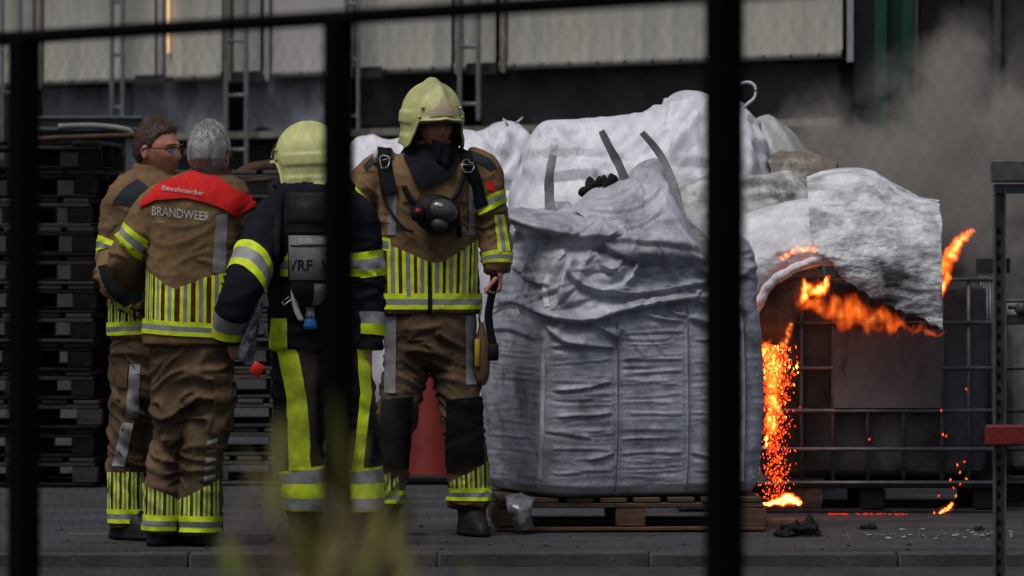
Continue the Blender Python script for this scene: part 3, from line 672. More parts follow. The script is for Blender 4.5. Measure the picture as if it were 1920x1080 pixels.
def build_dark_man():
    Y = 24.05
    d = person('firefighter seen from behind in black suit with lime bands and pale helmet', Y, 612,
        [(586, 322, .02, 44, .09), (588, 346, .01, 64, .12), (590, 370, .0, 82, .14), (592, 402, .0, 94, .155), (592, 450, 0, 94, .16), (594, 520, 0, 90, .16), (596, 590, 0, 92, .16), (598, 655, 0, 92, .165)],
        [[(532, 386, .0, 32, .08), (508, 412, -.04, 36, .09), (488, 465, -.16, 39, .09), (466, 530, -.30, 39, .085), (448, 575, -.32, 34, .08), (437, 608, -.28, 27, .07), (432, 636, -.26, 25, .06)],
         [(650, 386, .0, 32, .08), (672, 412, 0, 36, .09), (681, 470, .0, 37, .088), (690, 540, .0, 34, .082), (694, 600, -.02, 28, .07), (693, 655, -.04, 25, .06)]],
        [(598, 630, 0, 86, .15), (600, 680, 0, 90, .155), (602, 720, 0, 90, .15), (604, 755, 0, 70, .12)],
        [[(560, 690, 0, 50, .13), (558, 760, 0, 48, .125), (562, 830, .0, 44, .11), (572, 890, .0, 40, .105), (572, 958, .0, 39, .105)],
         [(650, 690, 0, 48, .13), (662, 760, 0, 42, .125), (674, 830, .0, 37, .11), (682, 890, .0, 34, .105), (684, 958, .0, 33, .105)]],
        (580, 288, -112, 0, .02), (MT['navy'], MT['navy']), seed=5.2,
        collar=[(582, 300, .02, 48, .11), (584, 325, .02, 56, .115), (588, 350, .01, 80, .12)],
        hands=[((tuple(P(686, 655, 24.0)), (-.25, -.05, -1), (0, 1, -.1)), dict(curl=.5, side=-1)), ((tuple(P(437, 632, 23.78)), (.35, .1, -1), (0, 1, 0)), dict(curl=.9, side=1))],
        jj=[((470, 520), .13, 1.2), ((688, 520), .12, 1.0), ((595, 590, -.12), .2, .6)],
        tj=[((555, 780), .14, 1.0), ((660, 790), .14, 1.0), ((572, 880), .1, 1.0)])
    root, base, jb, tb, jk, tr, T, S, LG = [d[k] for k in ('root', 'base', 'jb', 'tb', 'jacket', 'trousers', 'T', 'S', 'LG')]
    gpart('chest_band', band(T, jb, T.v(592, 471), T.v(592, 520), YS, nu=90, sub=3), TAPE(), jk, base)
    gpart('sleeve_band', band(S[0], jb, S[0].v(483, 486), S[0].v(468, 530), [(.9, 0), (1.3, 1), (.9, 0)], tilt=1.5, sub=3), TAPE(), jk, base)
    gpart('cuff_band', band(S[0], jb, S[0].v(445, 584), S[0].v(433, 630), [(1.3, 1), (.8, 0)], sub=3), TAPE(), jk, base)
    gpart('sleeve_band', band(S[1], jb, S[1].v(685, 471), S[1].v(687, 519), [(.9, 0), (1.3, 1), (.9, 0)], sub=3), TAPE(), jk, base)
    gpart('cuff_band', band(S[1], jb, S[1].v(694, 588), S[1].v(694, 630), [(1.2, 1), (1, 0)], sub=3), TAPE(), jk, base)
    gpart('leg_stripe', decal(tb, Y, [(506, 640), (524, 660), (540, 740), (545, 880)], [(542, 640), (562, 660), (577, 740), (584, 882)], 30, 6, .009), [MT['yellow']], tr, base)
    gpart('jacket_stripe', decal(jb, Y, [(512, 596), (541, 596)], [(504, 668), (542, 668)], 5, 12, .006), [MT['yellow']], jk, base)
    gpart('leg_stripe', decal(tb, Y, [(668, 640), (676, 740), (668, 830), (662, 882)], [(690, 640), (696, 740), (686, 830), (682, 882)], 30, 5, .009), [MT['yellow']], tr, base)
    for l, x in ((LG[0], 572), (LG[1], 683)):
        gpart('ankle_band', band(l, tb, l.v(x, 876), l.v(x, 957), [(.25, 0), (1.1, 1), (1.1, 0), (1.0, 1), (.35, 0)], off=.010, sub=3), TAPE(), tr, base)
    boot(root, base, 572, 950, Y, .02, 196, MT['boot'], 37); boot(root, base, 686, 950, Y, .02, 165, MT['boot'], 36)
    hp = P(578, 306, Y); helmet(root, base, (hp.x, Y + .02, hp.z), -112, 2, .95)
    G = Geo(); Loft([(580, 312, .03, 42, .10), (582, 335, .02, 48, .115), (586, 354, .0, 62, .13), (589, 374, .0, 78, .145)], Y, 24, 48, 2.1, level=True).add(G)
    me = remesh(G, .008, 3); cloth(me, .012, .008, .001, (), 2.1); part('neck_guard', me, [MT['navy']], root, base)
    # breathing apparatus on his back
    yb = Y - .27; c = P(580, 480, yb); ab = Vector((c.x, yb, P(580, 612, yb).z)); ar = empty('breathing_apparatus', ab)
    tag(ar, "grey air cylinder marked VRF with blue knob on the dark-suited firefighter's back", 'air cylinder')
    def rev(name, prof, mat, par, n=36):
        a = np.linspace(0, 2 * np.pi, n, endpoint=False); g = []
        for py, r in prof:
            p = P(580 + (py - 480) * 0.015, py, yb); g.append(np.stack([p.x + M(r, yb) * np.cos(a), yb + M(r, yb) * np.sin(a), np.full(n, p.z)], 1))
        G = Geo(); G.grid(np.array(g)[:, ::-1], True, True, True); return gpart(name, G, mat, par, ab), G.mesh('tmp')
    GREY = material('cylinder_sleeve', (.20, .205, .21), (.15, .155, .16), .55, 8, .05, 60, stain=(.09, .09, .09), stain_scale=8, stain_lo=.55, stain_hi=.8)
    cyl, _ = rev('cylinder', [(371, 8), (374, 22), (381, 31), (394, 36), (420, 37), (437, 37), (527, 36.5), (545, 35), (560, 28), (572, 16), (577, 9)], [MT['rubber']], ar)
    slv, sm = rev('label_sleeve', [(441, 37.2), (442, 38.6), (524, 38.4), (525, 37)], [GREY], ar)
    sbv = bvh(sm)
    gpart('lettering', text_geo('VRF', sbv, yb, 541, 507, 46, 20, 0.0, .002, .02), [MT['rubber']], slv, ab)
    gpart('lettering', text_geo('V', sbv, yb, 603, 507, 14, 20, 0.0, .002, .02), [MT['rubber']], slv, ab)
    gpart('label', decal(sbv, yb, [(562, 446), (610, 446)], [(562, 457), (610, 457)], 8, 3, .002), [MT['print']], slv, ab)
    gpart('label_line', decal(sbv, yb, [(545, 459.5), (616, 459.5)], [(545, 462.5), (616, 462.5)], 10, 3, .002), [MT['rubber']], slv, ab)
    g = []; 
    for py in np.linspace(532, 572, 9):
        r = np.interp(py, [527, 545, 560, 572], [37.3, 36, 29, 17]); row = []
        for q in np.linspace(math.radians(285), math.radians(350), 9):
            p = P(580 + (py - 480) * .015, py, yb); row.append((p.x + M(r, yb) * math.cos(q), yb + M(r, yb) * math.sin(q), p.z))
        g.append(row)
    G = Geo(); G.grid(np.array(g)); gpart('worn_patch', G, [MT['silver']], cyl, ab)
    G = Geo()
    for py, hgt in ((404, 14), (430, 10)):
        p = P(580, py, yb); a = np.linspace(0, 2 * np.pi, 36, endpoint=False)
        G.grid(np.array([np.stack([p.x + M(r, yb) * np.cos(a), yb + M(r, yb) * np.sin(a), np.full(36, p.z + dz)], 1) for r, dz in ((38, .0), (39.5, -.004), (39.5, -M(hgt, yb) + .004), (38, -M(hgt, yb)))])[:, ::-1], True)
    gpart('cylinder_strap', G, [MT['black']], ar, ab)
    G = Geo(); p = P(586, 480, yb + .12); G.box((p.x, yb + .105, p.z), (.20, .035, .52), None, .015); gpart('back_plate', G, [MT['rubber']], ar, ab)
    rev('valve_neck', [(574, 9), (578, 9.5), (580, 7.5), (586, 7.5), (588, 9), (598, 8.5), (600, 6)], [MT['steel']], ar, 16)
    rev('valve_knob', [(598, 9), (600, 11), (604, 11.5), (610, 13), (616, 12), (618, 8)], [MT['blue']], ar, 20)
    for pth in ([(532, 360), (522, 420), (520, 480), (524, 540)], [(640, 360), (648, 420), (650, 480), (646, 540)]): gpart('harness_strap', strap(jb, Y, pth, 14, .006, .006), [MT['black']], ar, ab)
    pts = cr([tuple(P(x, y, yb + .02)) for x, y in ((551, 540), (552, 562), (557, 584), (566, 602))], 12); hw = .012
    G = Geo(); g = np.array([[p + np.array((-hw, 0, 0)), p + np.array((-hw, -.004, 0)), p + np.array((hw, -.004, .003)), p + np.array((hw, 0, .003))] for p in pts]); G.grid(g, True, True, True)
    ws = gpart('white_strap', G, [MT['white']], ar, ab); wb = bvh(G.mesh('tmp'))
    gpart('lettering', text_geo('VBF', wb, yb + .02, 562, 596, 24, 8, 0, .002, .02, rot=math.radians(-104)), [MT['rubber']], ws, ab)
    G = Geo(); pts = [tuple(P(x, y, yb)) for x, y in ((529, 566), (543, 556), (546, 562), (532, 573), (529, 566))]; G.tube(pts, .0035, 6); gpart('clip', G, [MT['steel']], ar, ab)
    # rolled clear bag with red end in his left hand
    hb = P(470, 690, 23.72); r = empty('plastic_sleeve', (hb.x, 23.72, hb.z)); tag(r, 'crumpled clear plastic sleeve with red end held by the dark-suited firefighter', 'plastic bag')
    g = []
    for x, y, rx in ((488, 566, 5), (480, 590, 9), (470, 620, 13), (463, 650, 14), (462, 672, 12), (466, 684, 8)):
        p = P(x, y, 23.72); a = np.linspace(0, 2 * np.pi, 20, endpoint=False); k = 1 + .22 * np.sin(a * 5 + y * .08); g.append(np.stack([p.x + M(rx, 24) * np.cos(a) * k, 23.72 + .02 * np.sin(a) * k, np.full(20, p.z)], 1))
    g = cr(np.array(g).reshape(6, -1), 26).reshape(26, 20, 3); G = Geo(); G.grid(g, True, True, True)
    gpart('sleeve_film', G, [material('crumpled_film', (.20, .21, .25), (.02, .022, .03), .18, 24, .6, 40, lo=.42, hi=.68, spec=.6)], r, (hb.x, 23.72, hb.z))
    G = Geo(); q = P(482, 692, 23.70); G.box(tuple(q), (.05, .010, .052), np.array([[math.cos(.5), 0, math.sin(.5)], [0, 1, 0], [-math.sin(.5), 0, math.cos(.5)]]), .002); gpart('red_end', G, [MT['red']], r, (hb.x, 23.72, hb.z))

def build_grey_man():
    Y = 24.15
    d = person('grey-haired firefighter seen from behind, tan suit with red shoulder yoke', Y, 355,
        [(388, 322, .02, 36, .07), (384, 342, .01, 74, .11), (375, 375, .0, 94, .14), (368, 430, 0, 90, .15), (364, 510, 0, 88, .155), (362, 580, 0, 90, .16), (358, 648, 0, 92, .165)],
        [[(318, 372, .0, 34, .08), (288, 395, 0, 38, .09), (263, 440, .0, 35, .088), (240, 476, .02, 34, .08), (236, 505, .10, 34, .075), (265, 525, .2, 28, .065), (300, 520, .26, 24, .055)],
         [(436, 378, .0, 32, .08), (452, 402, 0, 33, .09), (453, 450, .06, 31, .085), (450, 500, .12, 30, .08), (440, 535, .18, 29, .075), (418, 545, .24, 27, .065), (385, 530, .26, 24, .055)]],
        [(360, 625, 0, 82, .14), (362, 665, 0, 78, .145), (362, 715, 0, 77, .14), (362, 750, 0, 62, .12)],
        [[(324, 690, 0, 42, .12), (322, 760, .0, 38, .115), (322, 800, .02, 33, .105), (311, 860, .03, 30, .10), (303, 920, .0, 34, .10), (301, 1000, .0, 33, .10)],
         [(396, 690, -.02, 44, .12), (395, 760, -.02, 44, .115), (387, 820, -.03, 40, .105), (379, 880, -.02, 38, .10), (375, 935, .0, 42, .105), (374, 1003, .0, 41, .105)]],
        (393, 290, 158, 0, .0), (MT['brown'], MT['brown2']), seed=9.4,
        collar=[(393, 313, .03, 36, .088), (391, 332, .03, 41, .090), (386, 352, .02, 62, .10)],
        hands=[((tuple(P(305, 522, Y + .26)), (1, .1, -.1), (0, -1, 0)), dict(curl=.5, side=1)), ((tuple(P(380, 532, Y + .30)), (-1, .1, .1), (0, -1, 0)), dict(curl=.5, side=1))],
        jj=[((245, 480), .1, 1.2), ((458, 500), .1, 1.2), ((365, 470, -.12), .14, .35)],
        tj=[((330, 770, -.1), .14, 1.2), ((400, 760, -.1), .15, 1.2), ((362, 720, -.1), .12, .8), ((310, 880), .12, 1.2), ((380, 890), .1, .7)])
    root, base, jb, tb, jk, tr, T, S, LG = [d[k] for k in ('root', 'base', 'jb', 'tb', 'jacket', 'trousers', 'T', 'S', 'LG')]
    yk = gpart('red_yoke', decal(jb, Y, [(268, 378), (300, 345), (366, 322), (385, 330), (408, 332), (440, 355), (486, 376)], [(264, 390), (296, 376), (350, 372), (392, 381), (420, 392), (444, 407), (478, 385)], 44, 14, .012), [MT['redyoke']], jk, base)
    gpart('lettering', text_geo('Bevelvoerder', jb, Y, 310, 360, 76, 8.5, .115, .021), [MT['print']], yk, base)
    gpart('lettering', text_geo('BRANDWEER', jb, Y, 288, 403, 109, 16.5, .105, .004, .012), [MT['print']], jk, base)
    gpart('small_print', text_geo('veiligheid', jb, Y, 291, 417, 20, 3.5, .02, .006), [MT['print']], jk, base)
    gpart('back_tape', decal(jb, Y, [(408, 405), (429, 400)], [(401, 510), (425, 512)], 5, 16, .005), [MT['silver']], jk, base)
    vt = lambda x: np.interp(x, [272, 279, 327, 393, 445], [500, 506, 543, 518, 508])
    gpart('striped_panel', decal(jb, Y, [(274, 508), (327, 545), (393, 520), (440, 514)], [(272, 603), (327, 606), (393, 614), (440, 620)], 24, 12, .004), [MT['maroon']], jk, base)
    for x0, x1 in ((277, 283), (285, 291), (295, 307), (314, 332), (342, 362), (371, 391), (400, 419), (427, 438)):
        gpart('reflective_tape', vtape(jb, Y, (x0, x1), (x0 - 1, x1 - 1), (vt(x0), vt(x1)), (603 + (x0 - 275) * .1, 603 + (x1 - 275) * .1)), TAPE(), jk, base)
    gpart('hem_band', band(T, jb, T.v(358, 606), T.v(358, 632), YS, off=.007, nu=90, sub=3, tilt=1.0), TAPE(), jk, base)
    gpart('side_tab', decal(jb, Y, [(412, 513), (436, 509)], [(414, 530), (438, 528)], 5, 4, .009), [MT['yellow']], jk, base)
    gpart('side_tab', decal(jb, Y, [(420, 516), (432, 514)], [(421, 526), (433, 524)], 4, 4, .012), [MT['maroon']], jk, base)
    s = S[0]; gpart('sleeve_band', band(s, jb, s.v(266, 436), s.v(248, 464), YS, tilt=.8), TAPE(), jk, base)
    s = S[1]; gpart('sleeve_band', band(s, jb, s.v(452, 478), s.v(448, 508), YS, tilt=-.5), TAPE(), jk, base)
    for l, xs, x, yb, sl in ((LG[0], ((271, 277), (281, 292), (297, 309), (315, 325), (329, 334)), 302, 972, (905, 935)), (LG[1], ((336, 343), (348, 360), (366, 378), (384, 396), (401, 411)), 374, 976, (938, 900))):
        for x0, x1 in xs:
            f = (x0 - xs[0][0]) / 70; yt = sl[0] + (sl[1] - sl[0]) * f
            gpart('ankle_tape', vtape(tb, Y, (x0, x1), (x0 - 1, x1 - 1), (yt, yt + (sl[1] - sl[0]) * .15), (yb - 5, yb - 5)), TAPE(), tr, base)
        gpart('ankle_band', band(l, tb, l.v(x, yb - 7), l.v(x, yb + 20), YS, off=.007), TAPE(), tr, base)
    for k in range(5):
        y = 822 + k * 17
        gpart('calf_tape', decal(tb, Y, [(391 - k * 1.5, y + 2), (409 - k, y - 2)], [(391 - k * 1.5, y + 10), (409 - k, y + 5)], 4, 3, .006), [MT['silver']], tr, base)
    gpart('thigh_pocket', decal(tb, Y, [(404, 696), (434, 702)], [(404, 768), (434, 764)], 8, 8, .012), [MT['brown2']], tr, base)
    boot(root, base, 302, 992, Y, .02, 168, MT['boot'], 33); boot(root, base, 380, 994, Y, .02, 200, MT['boot'], 38)
    gpart('hair', hair_geo(d['hc'], d['Rm'], .066, .010, -.112, .013, 1.0, 1500, 4, .014), [MT['hairgrey']], root, base)
    glasses(d, root, base)
def glasses(d, root, base):
    hc, Rm = np.array(d['hc']), d['Rm']; G = Geo(); f = lambda pts: np.array(pts) @ Rm.T + hc
    for s in (-1, 1):
        G.tube(f(cr([(s * .062, -.092, .014), (s * .080, -.05, .016), (s * .086, -.0, .016), (s * .084, .025, .002)], 12)), .0026, 6)
        G.tube(f(cr([(s * .012, -.118, .016), (s * .036, -.117, .021), (s * .062, -.094, .016)], 10)), .0026, 6)
    G.tube(f([(-.012, -.118, .016), (0, -.122, .018), (.012, -.118, .016)]), .0022, 6)
    gl = gpart('glasses', G, [MT['rubber']], root, base)
    for s in (-1, 1):
        g = []
        for z in (.015, .0, -.014):
            g.append([(s * (.014 + .045 * t), -.117 + .018 * t ** 2, z + .004 * math.sin(t * 3)) for t in np.linspace(0, 1, 8)])
        G = Geo(); G.grid(f(np.array(g).reshape(-1, 3)).reshape(3, 8, 3)); gpart('lens', G, [MT['lens']], gl, base)
MT['lens'] = material('spectacle_lens', (.5, .55, .6), (.4, .45, .5), .05, 3, spec=.8); MT['lens'].node_tree.nodes['Principled BSDF'].inputs['Alpha'].default_value = .22

def build_brown_haired_man():
    Y = 24.65
    d = person('brown-haired firefighter in glasses and tan suit, turned right, at the left of the group', Y, 262,
        [(288, 318, .02, 34, .07), (282, 338, .01, 62, .11), (276, 372, .0, 76, .14), (276, 430, 0, 74, .15), (277, 510, 0, 72, .155), (277, 580, 0, 71, .16), (276, 636, 0, 70, .165)],
        [[(242, 368, .0, 30, .08), (224, 392, 0, 34, .09), (214, 440, -.01, 31, .088), (208, 480, -.02, 30, .08), (212, 508, -.08, 34, .08), (236, 540, -.16, 32, .065), (264, 566, -.18, 24, .052), (272, 570, -.18, 21, .05)],
         [(318, 368, .0, 32, .08), (334, 400, 0, 34, .09), (338, 450, .0, 31, .085), (338, 500, .0, 30, .08), (330, 540, -.02, 28, .07), (310, 560, -.08, 24, .055)]],
        [(276, 610, 0, 66, .14), (276, 655, 0, 68, .15), (276, 705, 0, 66, .145), (276, 745, 0, 52, .12)],
        [[(248, 680, 0, 40, .125), (248, 740, .0, 38, .12), (246, 790, -.01, 38, .11), (240, 850, .0, 36, .105), (238, 920, .0, 35, .10), (238, 990, .0, 33, .10)],
         [(300, 680, .02, 40, .125), (300, 740, .02, 38, .12), (300, 800, .04, 36, .11), (296, 860, .06, 34, .10), (290, 930, .06, 34, .10), (288, 990, .06, 33, .10)]],
        (297, 285, 57, 2, .0), (MT['brown'], MT['brown2']), seed=13.1,
        collar=[(286, 308, .02, 34, .085), (288, 325, .02, 40, .088), (284, 345, .02, 56, .10)],
        hands=[((tuple(P(318, 556, Y - .1)), (-1, -.1, -.3), (0, -1, 0)), dict(curl=.5, side=1))],
        jj=[((212, 505, -.1), .12, 1.4), ((336, 500), .1, 1.0)],
        tj=[((245, 780, -.1), .13, 1.3), ((300, 780), .13, 1.0), ((240, 870), .12, 1.0), ((262, 680, -.1), .12, .9)], headsc=1.0)
    root, base, jb, tb, jk, tr, T, S, LG = [d[k] for k in ('root', 'base', 'jb', 'tb', 'jacket', 'trousers', 'T', 'S', 'LG')]
    gpart('shoulder_patch', decal(jb, Y, [(236, 352), (262, 336), (282, 352)], [(213, 382), (240, 384), (272, 396)], 12, 10, .005), [MT['navypatch']], jk, base)
    gpart('elbow_patch', decal(jb, Y, [(188, 500), (228, 490), (276, 486)], [(206, 545), (240, 575), (270, 560)], 14, 12, .006), [MT['black']], jk, base)
    s = S[0]; gpart('sleeve_band', band(s, jb, s.v(212, 452), s.v(208, 482), YS, tilt=1.0), TAPE(), jk, base)
    gpart('cuff_band', band(s, jb, s.v(246, 549), s.v(262, 564), YS), TAPE(), jk, base)
    gpart('sleeve_badge', decal(jb, Y, [(232, 426), (244, 424)], [(233, 444), (246, 442)], 4, 4, .005), [MT['redyoke']], jk, base)
    gpart('striped_panel', decal(jb, Y, [(208, 560), (240, 574), (276, 580)], [(208, 602), (240, 606), (276, 610)], 14, 6, .004), [MT['maroon']], jk, base)
    for x0, x1 in ((208, 216), (220, 229), (233, 241), (246, 256), (262, 272)):
        gpart('reflective_tape', vtape(jb, Y, (x0, x1), (x0 - 1, x1 - 1), (560 + (x0 - 208) * .4, 560 + (x1 - 208) * .4), (604, 604)), TAPE(), jk, base)
    gpart('hem_band', band(T, jb, T.v(276, 602), T.v(276, 626), YS, off=.007, nu=80, sub=3, tilt=-.8), TAPE(), jk, base)
    gpart('side_tape', decal(tb, Y, [(248, 680), (268, 682)], [(240, 782), (262, 782)], 4, 14, .005), [MT['silver']], tr, base)
    gpart('side_tape', decal(tb, Y, [(232, 792), (254, 792)], [(213, 872), (236, 874)], 4, 12, .005), [MT['silver']], tr, base)
    gpart('cargo_pocket', decal(tb, Y, [(222, 668), (246, 672)], [(222, 722), (244, 726)], 6, 6, .010), [MT['brown2']], tr, base)
    l = LG[0]
    for x0, x1 in ((204, 211), (216, 227), (232, 243), (248, 258), (263, 269)):
        gpart('ankle_tape', vtape(tb, Y, (x0, x1), (x0, x1), (884, 884), (958, 958)), TAPE(), tr, base)
    for l, x in ((LG[0], 238), (LG[1], 289)): gpart('ankle_band', band(l, tb, l.v(x, 954), l.v(x, 980), YS, off=.007), TAPE(), tr, base)
    boot(root, base, 236, 980, Y, .0, 40, MT['boot'], 33); boot(root, base, 286, 980, Y, .06, 60, MT['boot'], 32)
    gpart('hair', hair_geo(d['hc'], d['Rm'], .084, .026, -.055, .011, 1.0, 1400, 8, .022), [MT['hairbrown']], root, base)
    glasses(d, root, base)
    hc, Rm = np.array(d['hc']), d['Rm']; f = lambda pts: np.array(pts) @ Rm.T + hc
    G = Geo()
    for s_ in (-1, 1): G.tube(f(cr([(s_ * .014, -.108, .031), (s_ * .034, -.104, .036), (s_ * .054, -.086, .030)], 8)), [.002, .003, .0035, .0035, .0035, .003, .003, .002], 6)
    gpart('eyebrows', G, [MT['hairbrown']], root, base)
    for s_ in (-1, 1):
        G = Geo(); G.ball(f([(s_ * .031, -.083, .010)])[0], (.012, .012, .011), 14, 10); gpart('eye', G, [material('eye', (.25, .22, .2), (.04, .03, .025), .2, 60)], root, base)
    # black work glove on the folded arm
    G = Geo(); hand(G, tuple(P(272, 572, Y - .2)), (1, .15, -.25), (0, 1, 0), curl=.55, side=-1, sc=1.1, fat=1.25); me = remesh(G, .005, 3); part('glove', me, [material('brown_glove', (.05, .035, .026), (.03, .022, .017), .8, 12)], root, base)

build_front_man(); build_dark_man(); build_grey_man(); build_brown_haired_man()
# ------------------------------------------------------------------ kerb slabs along the edge of the yard
kx = -8.0; kk = 0; kproto = {}
while kx < 8.0:
    w = [1.0, 1.0, 0.85][kk % 3]
    if w not in kproto:
        G = Geo(); G.box((0, 0, 0), (w - .006, .13, .16), None, .008); kproto[w] = G.mesh('kerb_stone', [CONC])
    o = link('kerb_stone', kproto[w], None, YARD); o.location = (kx + w / 2, KY + .06, -.081 + .002 * ((kk * 7) % 3)); edge_smooth(o)
    kx += w; kk += 1
# faint worn paint line on the yard
for (x0, x1, Yl, w) in ((-1.9, -0.9, 24.95, .02), (-0.45, 0.0, 25.05, .02)):
    G = Geo(); xs = np.linspace(x0, x1, 30); j = noise(np.stack([xs * 9, xs * 0, xs * 0 + Yl], 1)) * .004
    G.grid(np.array([np.stack([xs, Yl + j, xs * 0 + .004], 1), np.stack([xs, Yl + w - j, xs * 0 + .004], 1)])); o = G.build('ground_line', [material('worn_line_paint', (.30, .29, .28), (.12, .12, .12), .8, 25)]); tag(o, kind='structure')

# ------------------------------------------------------------------ the hall behind: a clad wall that runs away to the left
WA = np.array((-3.58, 45.3)); WB = np.array((2.18, 38.0)); WD = (WB - WA) / np.linalg.norm(WB - WA); WN = np.array((-WD[1], WD[0])) * -1
if WN[1] > 0: WN = -WN
def W(px, py, off=0.0):
    "point of the hall wall seen at a pixel, off metres in front of it"
    k = (px - 960) / FPX; a = WA + WN * off
    s = (k * a[1] - a[0]) / (WD[0] - k * WD[1]); q = a + WD * s
    return np.array((q[0], q[1], EYE - (py - HORIZON) * q[1] / FPX))
def Wz(px, z, off=0.0): p = W(px, 0, off); return np.array((p[0], p[1], z))
PANEL = material('cream_wall_panel', (.36, .35, .31), (.27, .265, .24), .6, 3, .1, 40, stain=(.20, .20, .185), stain_scale=3.5, stain_lo=.48, stain_hi=.75, stain_stretch=(2, 2, .25), stretch=(1, 1, .3))
PANEL2 = material('lilac_wall_panel', (.34, .325, .35), (.26, .25, .27), .6, 3, .1, 40, stretch=(1, 1, .3))
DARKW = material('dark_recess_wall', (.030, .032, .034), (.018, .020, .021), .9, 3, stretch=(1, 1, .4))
LEDGE = material('beige_ledge', (.26, .24, .20), (.15, .14, .12), .7, 5)
hall = empty('industrial_hall', (WA[0], WA[1], 0)); tag(hall, 'pale panel-clad industrial hall behind the yard with dark recess under the panels', 'building')
hb = Vector((WA[0], WA[1], 0)); Zp = 2.41
def wall_box(px0, px1, z0, z1, off0, off1):
    G = Geo(); v = [Wz(px, z, off) for px in (px0, px1) for off in (off0, off1) for z in (z0, z1)]
    G.add(v, [(0, 1, 3, 2), (4, 6, 7, 5), (0, 4, 5, 1), (2, 3, 7, 6), (0, 2, 6, 4), (1, 5, 7, 3)]); return G
for px0, px1, mt in ((-90, 70, PANEL), (74, 298, PANEL), (303, 424, PANEL), (430, 497, PANEL), (503, 655, PANEL2), (662, 855, PANEL), (861, 938, PANEL), (946, 1588, PANEL)):
    a = Wz(px0, 0); b = Wz(px1, 0); L = np.linalg.norm(b - a); n = max(8, int(L / .02)); t = np.linspace(0, 1, n); nn = np.array((WN[0], WN[1], 0))
    rib = .0018 * np.sign(np.sin(t * L / .11 * 2 * np.pi)) * np.abs(np.sin(t * L / .11 * 2 * np.pi)) ** .4
    base_ = a[None] + (b - a)[None] * t[:, None]; rows = []
    for z, o_ in ((Zp, -.03), (Zp, .05), (Zp + .05, .05), (Zp + .06, .04), (3.2, .04), (6.5, .04)):
        q = base_ + nn * (o_ + (rib if z > Zp + .055 else 0))[:, None] if z > Zp + .055 else base_ + nn * o_
        q = q.copy(); q[:, 2] = z; rows.append(q)
    G = Geo(); G.grid(np.array(rows)); gpart('wall_panel', G, [mt], hall, hb)
    for bx in np.arange(px0 + 18, px1 - 8, 44 if px1 - px0 < 300 else 52):
        G = Geo(); p = Wz(bx, Zp + .025, .052); G.ball(p, (.012, .012, .012), 8, 6); gpart('bolt', G, [MT['darksteel']], hall, hb)
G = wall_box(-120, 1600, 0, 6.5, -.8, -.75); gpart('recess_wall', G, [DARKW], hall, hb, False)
G = wall_box(1588, 1600, 2.38, 6.5, .0, .12); gpart('corner_post', G, [PANEL2], hall, hb, False)
G = wall_box(300, 1570, 1.97, 2.02, -.5, .10); gpart('ledge', G, [LEDGE], hall, hb, False)
G = wall_box(-120, 1570, 0, 1.95, -.45, -.40); gpart('base_wall', G, [material('dark_green_grey_base', (.075, .08, .07), (.04, .043, .04), .85, 2)], hall, hb, False)
# joint covers and brackets between panels
for px in (72, 300, 427, 500, 658, 858, 942): gpart('joint_cover', wall_box(px - 5, px + 5, Zp - .02, 6.5, .03, .075), [PANEL2 if px in (300, 500) else LEDGE], hall, hb, False)
for px in (285, 465, 690, 905):
    gpart('bracket', wall_box(px - 32, px + 26, Zp - .03, Zp + .05, .06, .12), [MT['darksteel']], hall, hb, False)
G = wall_box(313, 318, 2.62, 3.4, .07, .075); gpart('reflection_strip', G, [emitter('warm_reflection_glow', (1.0, .62, .32), .8)], hall, hb, False)  # glowing strip put in for a warm reflection on the panels, no lamp
# ladders hung on the wall
LAD = material('galvanised_ladder', (.20, .215, .23), (.12, .13, .14), .5, 8, metal=.3)
for nm, x0, x1, yb, off in (('beside the far left fence post', 4, 38, 300, .2), ('left of the brown-haired man', 210, 230, 232, .2), ('above the grey-haired man', 424, 462, 312, .2), ('right behind the middle fence post', 650, 671, 250, .2), ('just right of the front man\'s helmet', 862, 897, 228, .2)):
    zb = W(x0, yb, off)[2]; p0 = W(x0, 0, off); lr = empty('wall_ladder', (p0[0], p0[1], zb)); tag(lr, 'grey steel ladder on the hall wall ' + nm, 'ladder', 'ladders on the hall wall')
    lb = Vector((p0[0], p0[1], zb))
    for px in (x0, x1):
        G = Geo(); p = W(px, 0, off); G.box((p[0], p[1], (zb + 5) / 2), (.034, .05, 5 - zb), None, .006); gpart('rail', G, [LAD], lr, lb, False)
    z = zb + .12
    while z < 4.2:
        G = Geo(); a = W(x0, 0, off); b = W(x1, 0, off); G.tube([(a[0], a[1], z), (b[0], b[1], z)], .014, 8); gpart('rung', G, [LAD], lr, lb); z += .40
# tarpaulins hanging in the recess
def tarp(px0, px1, y0, y1, off, mat, label, seed, amp=.05, sag=0.0):
    n, m = 70, 30; g = np.zeros((m, n, 3))
    for j in range(m):
        for i in range(n):
            t = i / (n - 1); q = j / (m - 1); g[j, i] = W(px0 + (px1 - px0) * t, y0 + (y1 - y0) * q + sag * math.sin(t * 9 + seed) * q, off)
    p = g.reshape(-1, 3); f = noise(np.stack([p[:, 0] * 5 + seed, p[:, 2] * 1.2, p[:, 0] * 0], 1)) * amp * 1.6 + noise(np.stack([p[:, 0] * 11 + p[:, 2] * 4, p[:, 2] * 3 + seed, p[:, 0] * 0], 1)) * amp * .7
    p = p + np.array((WN[0], WN[1], 0)) * f[:, None]
    o3 = P((px0 + px1) / 2, y1, 42); base = Vector(p[0]); base.z = 0
    G = Geo(); G.grid(p.reshape(m, n, 3)); r = gpart('tarpaulin', G, [mat], None, base); r.location = base; tag(r, label, 'tarpaulin'); return r
TG = material('grey_tarp', (.30, .32, .37), (.13, .14, .17), .5, 2.5, .3, 20, spec=.4); TD = material('dark_tarp', (.040, .044, .048), (.018, .020, .022), .5, 2.5, .3, 20, spec=.4)
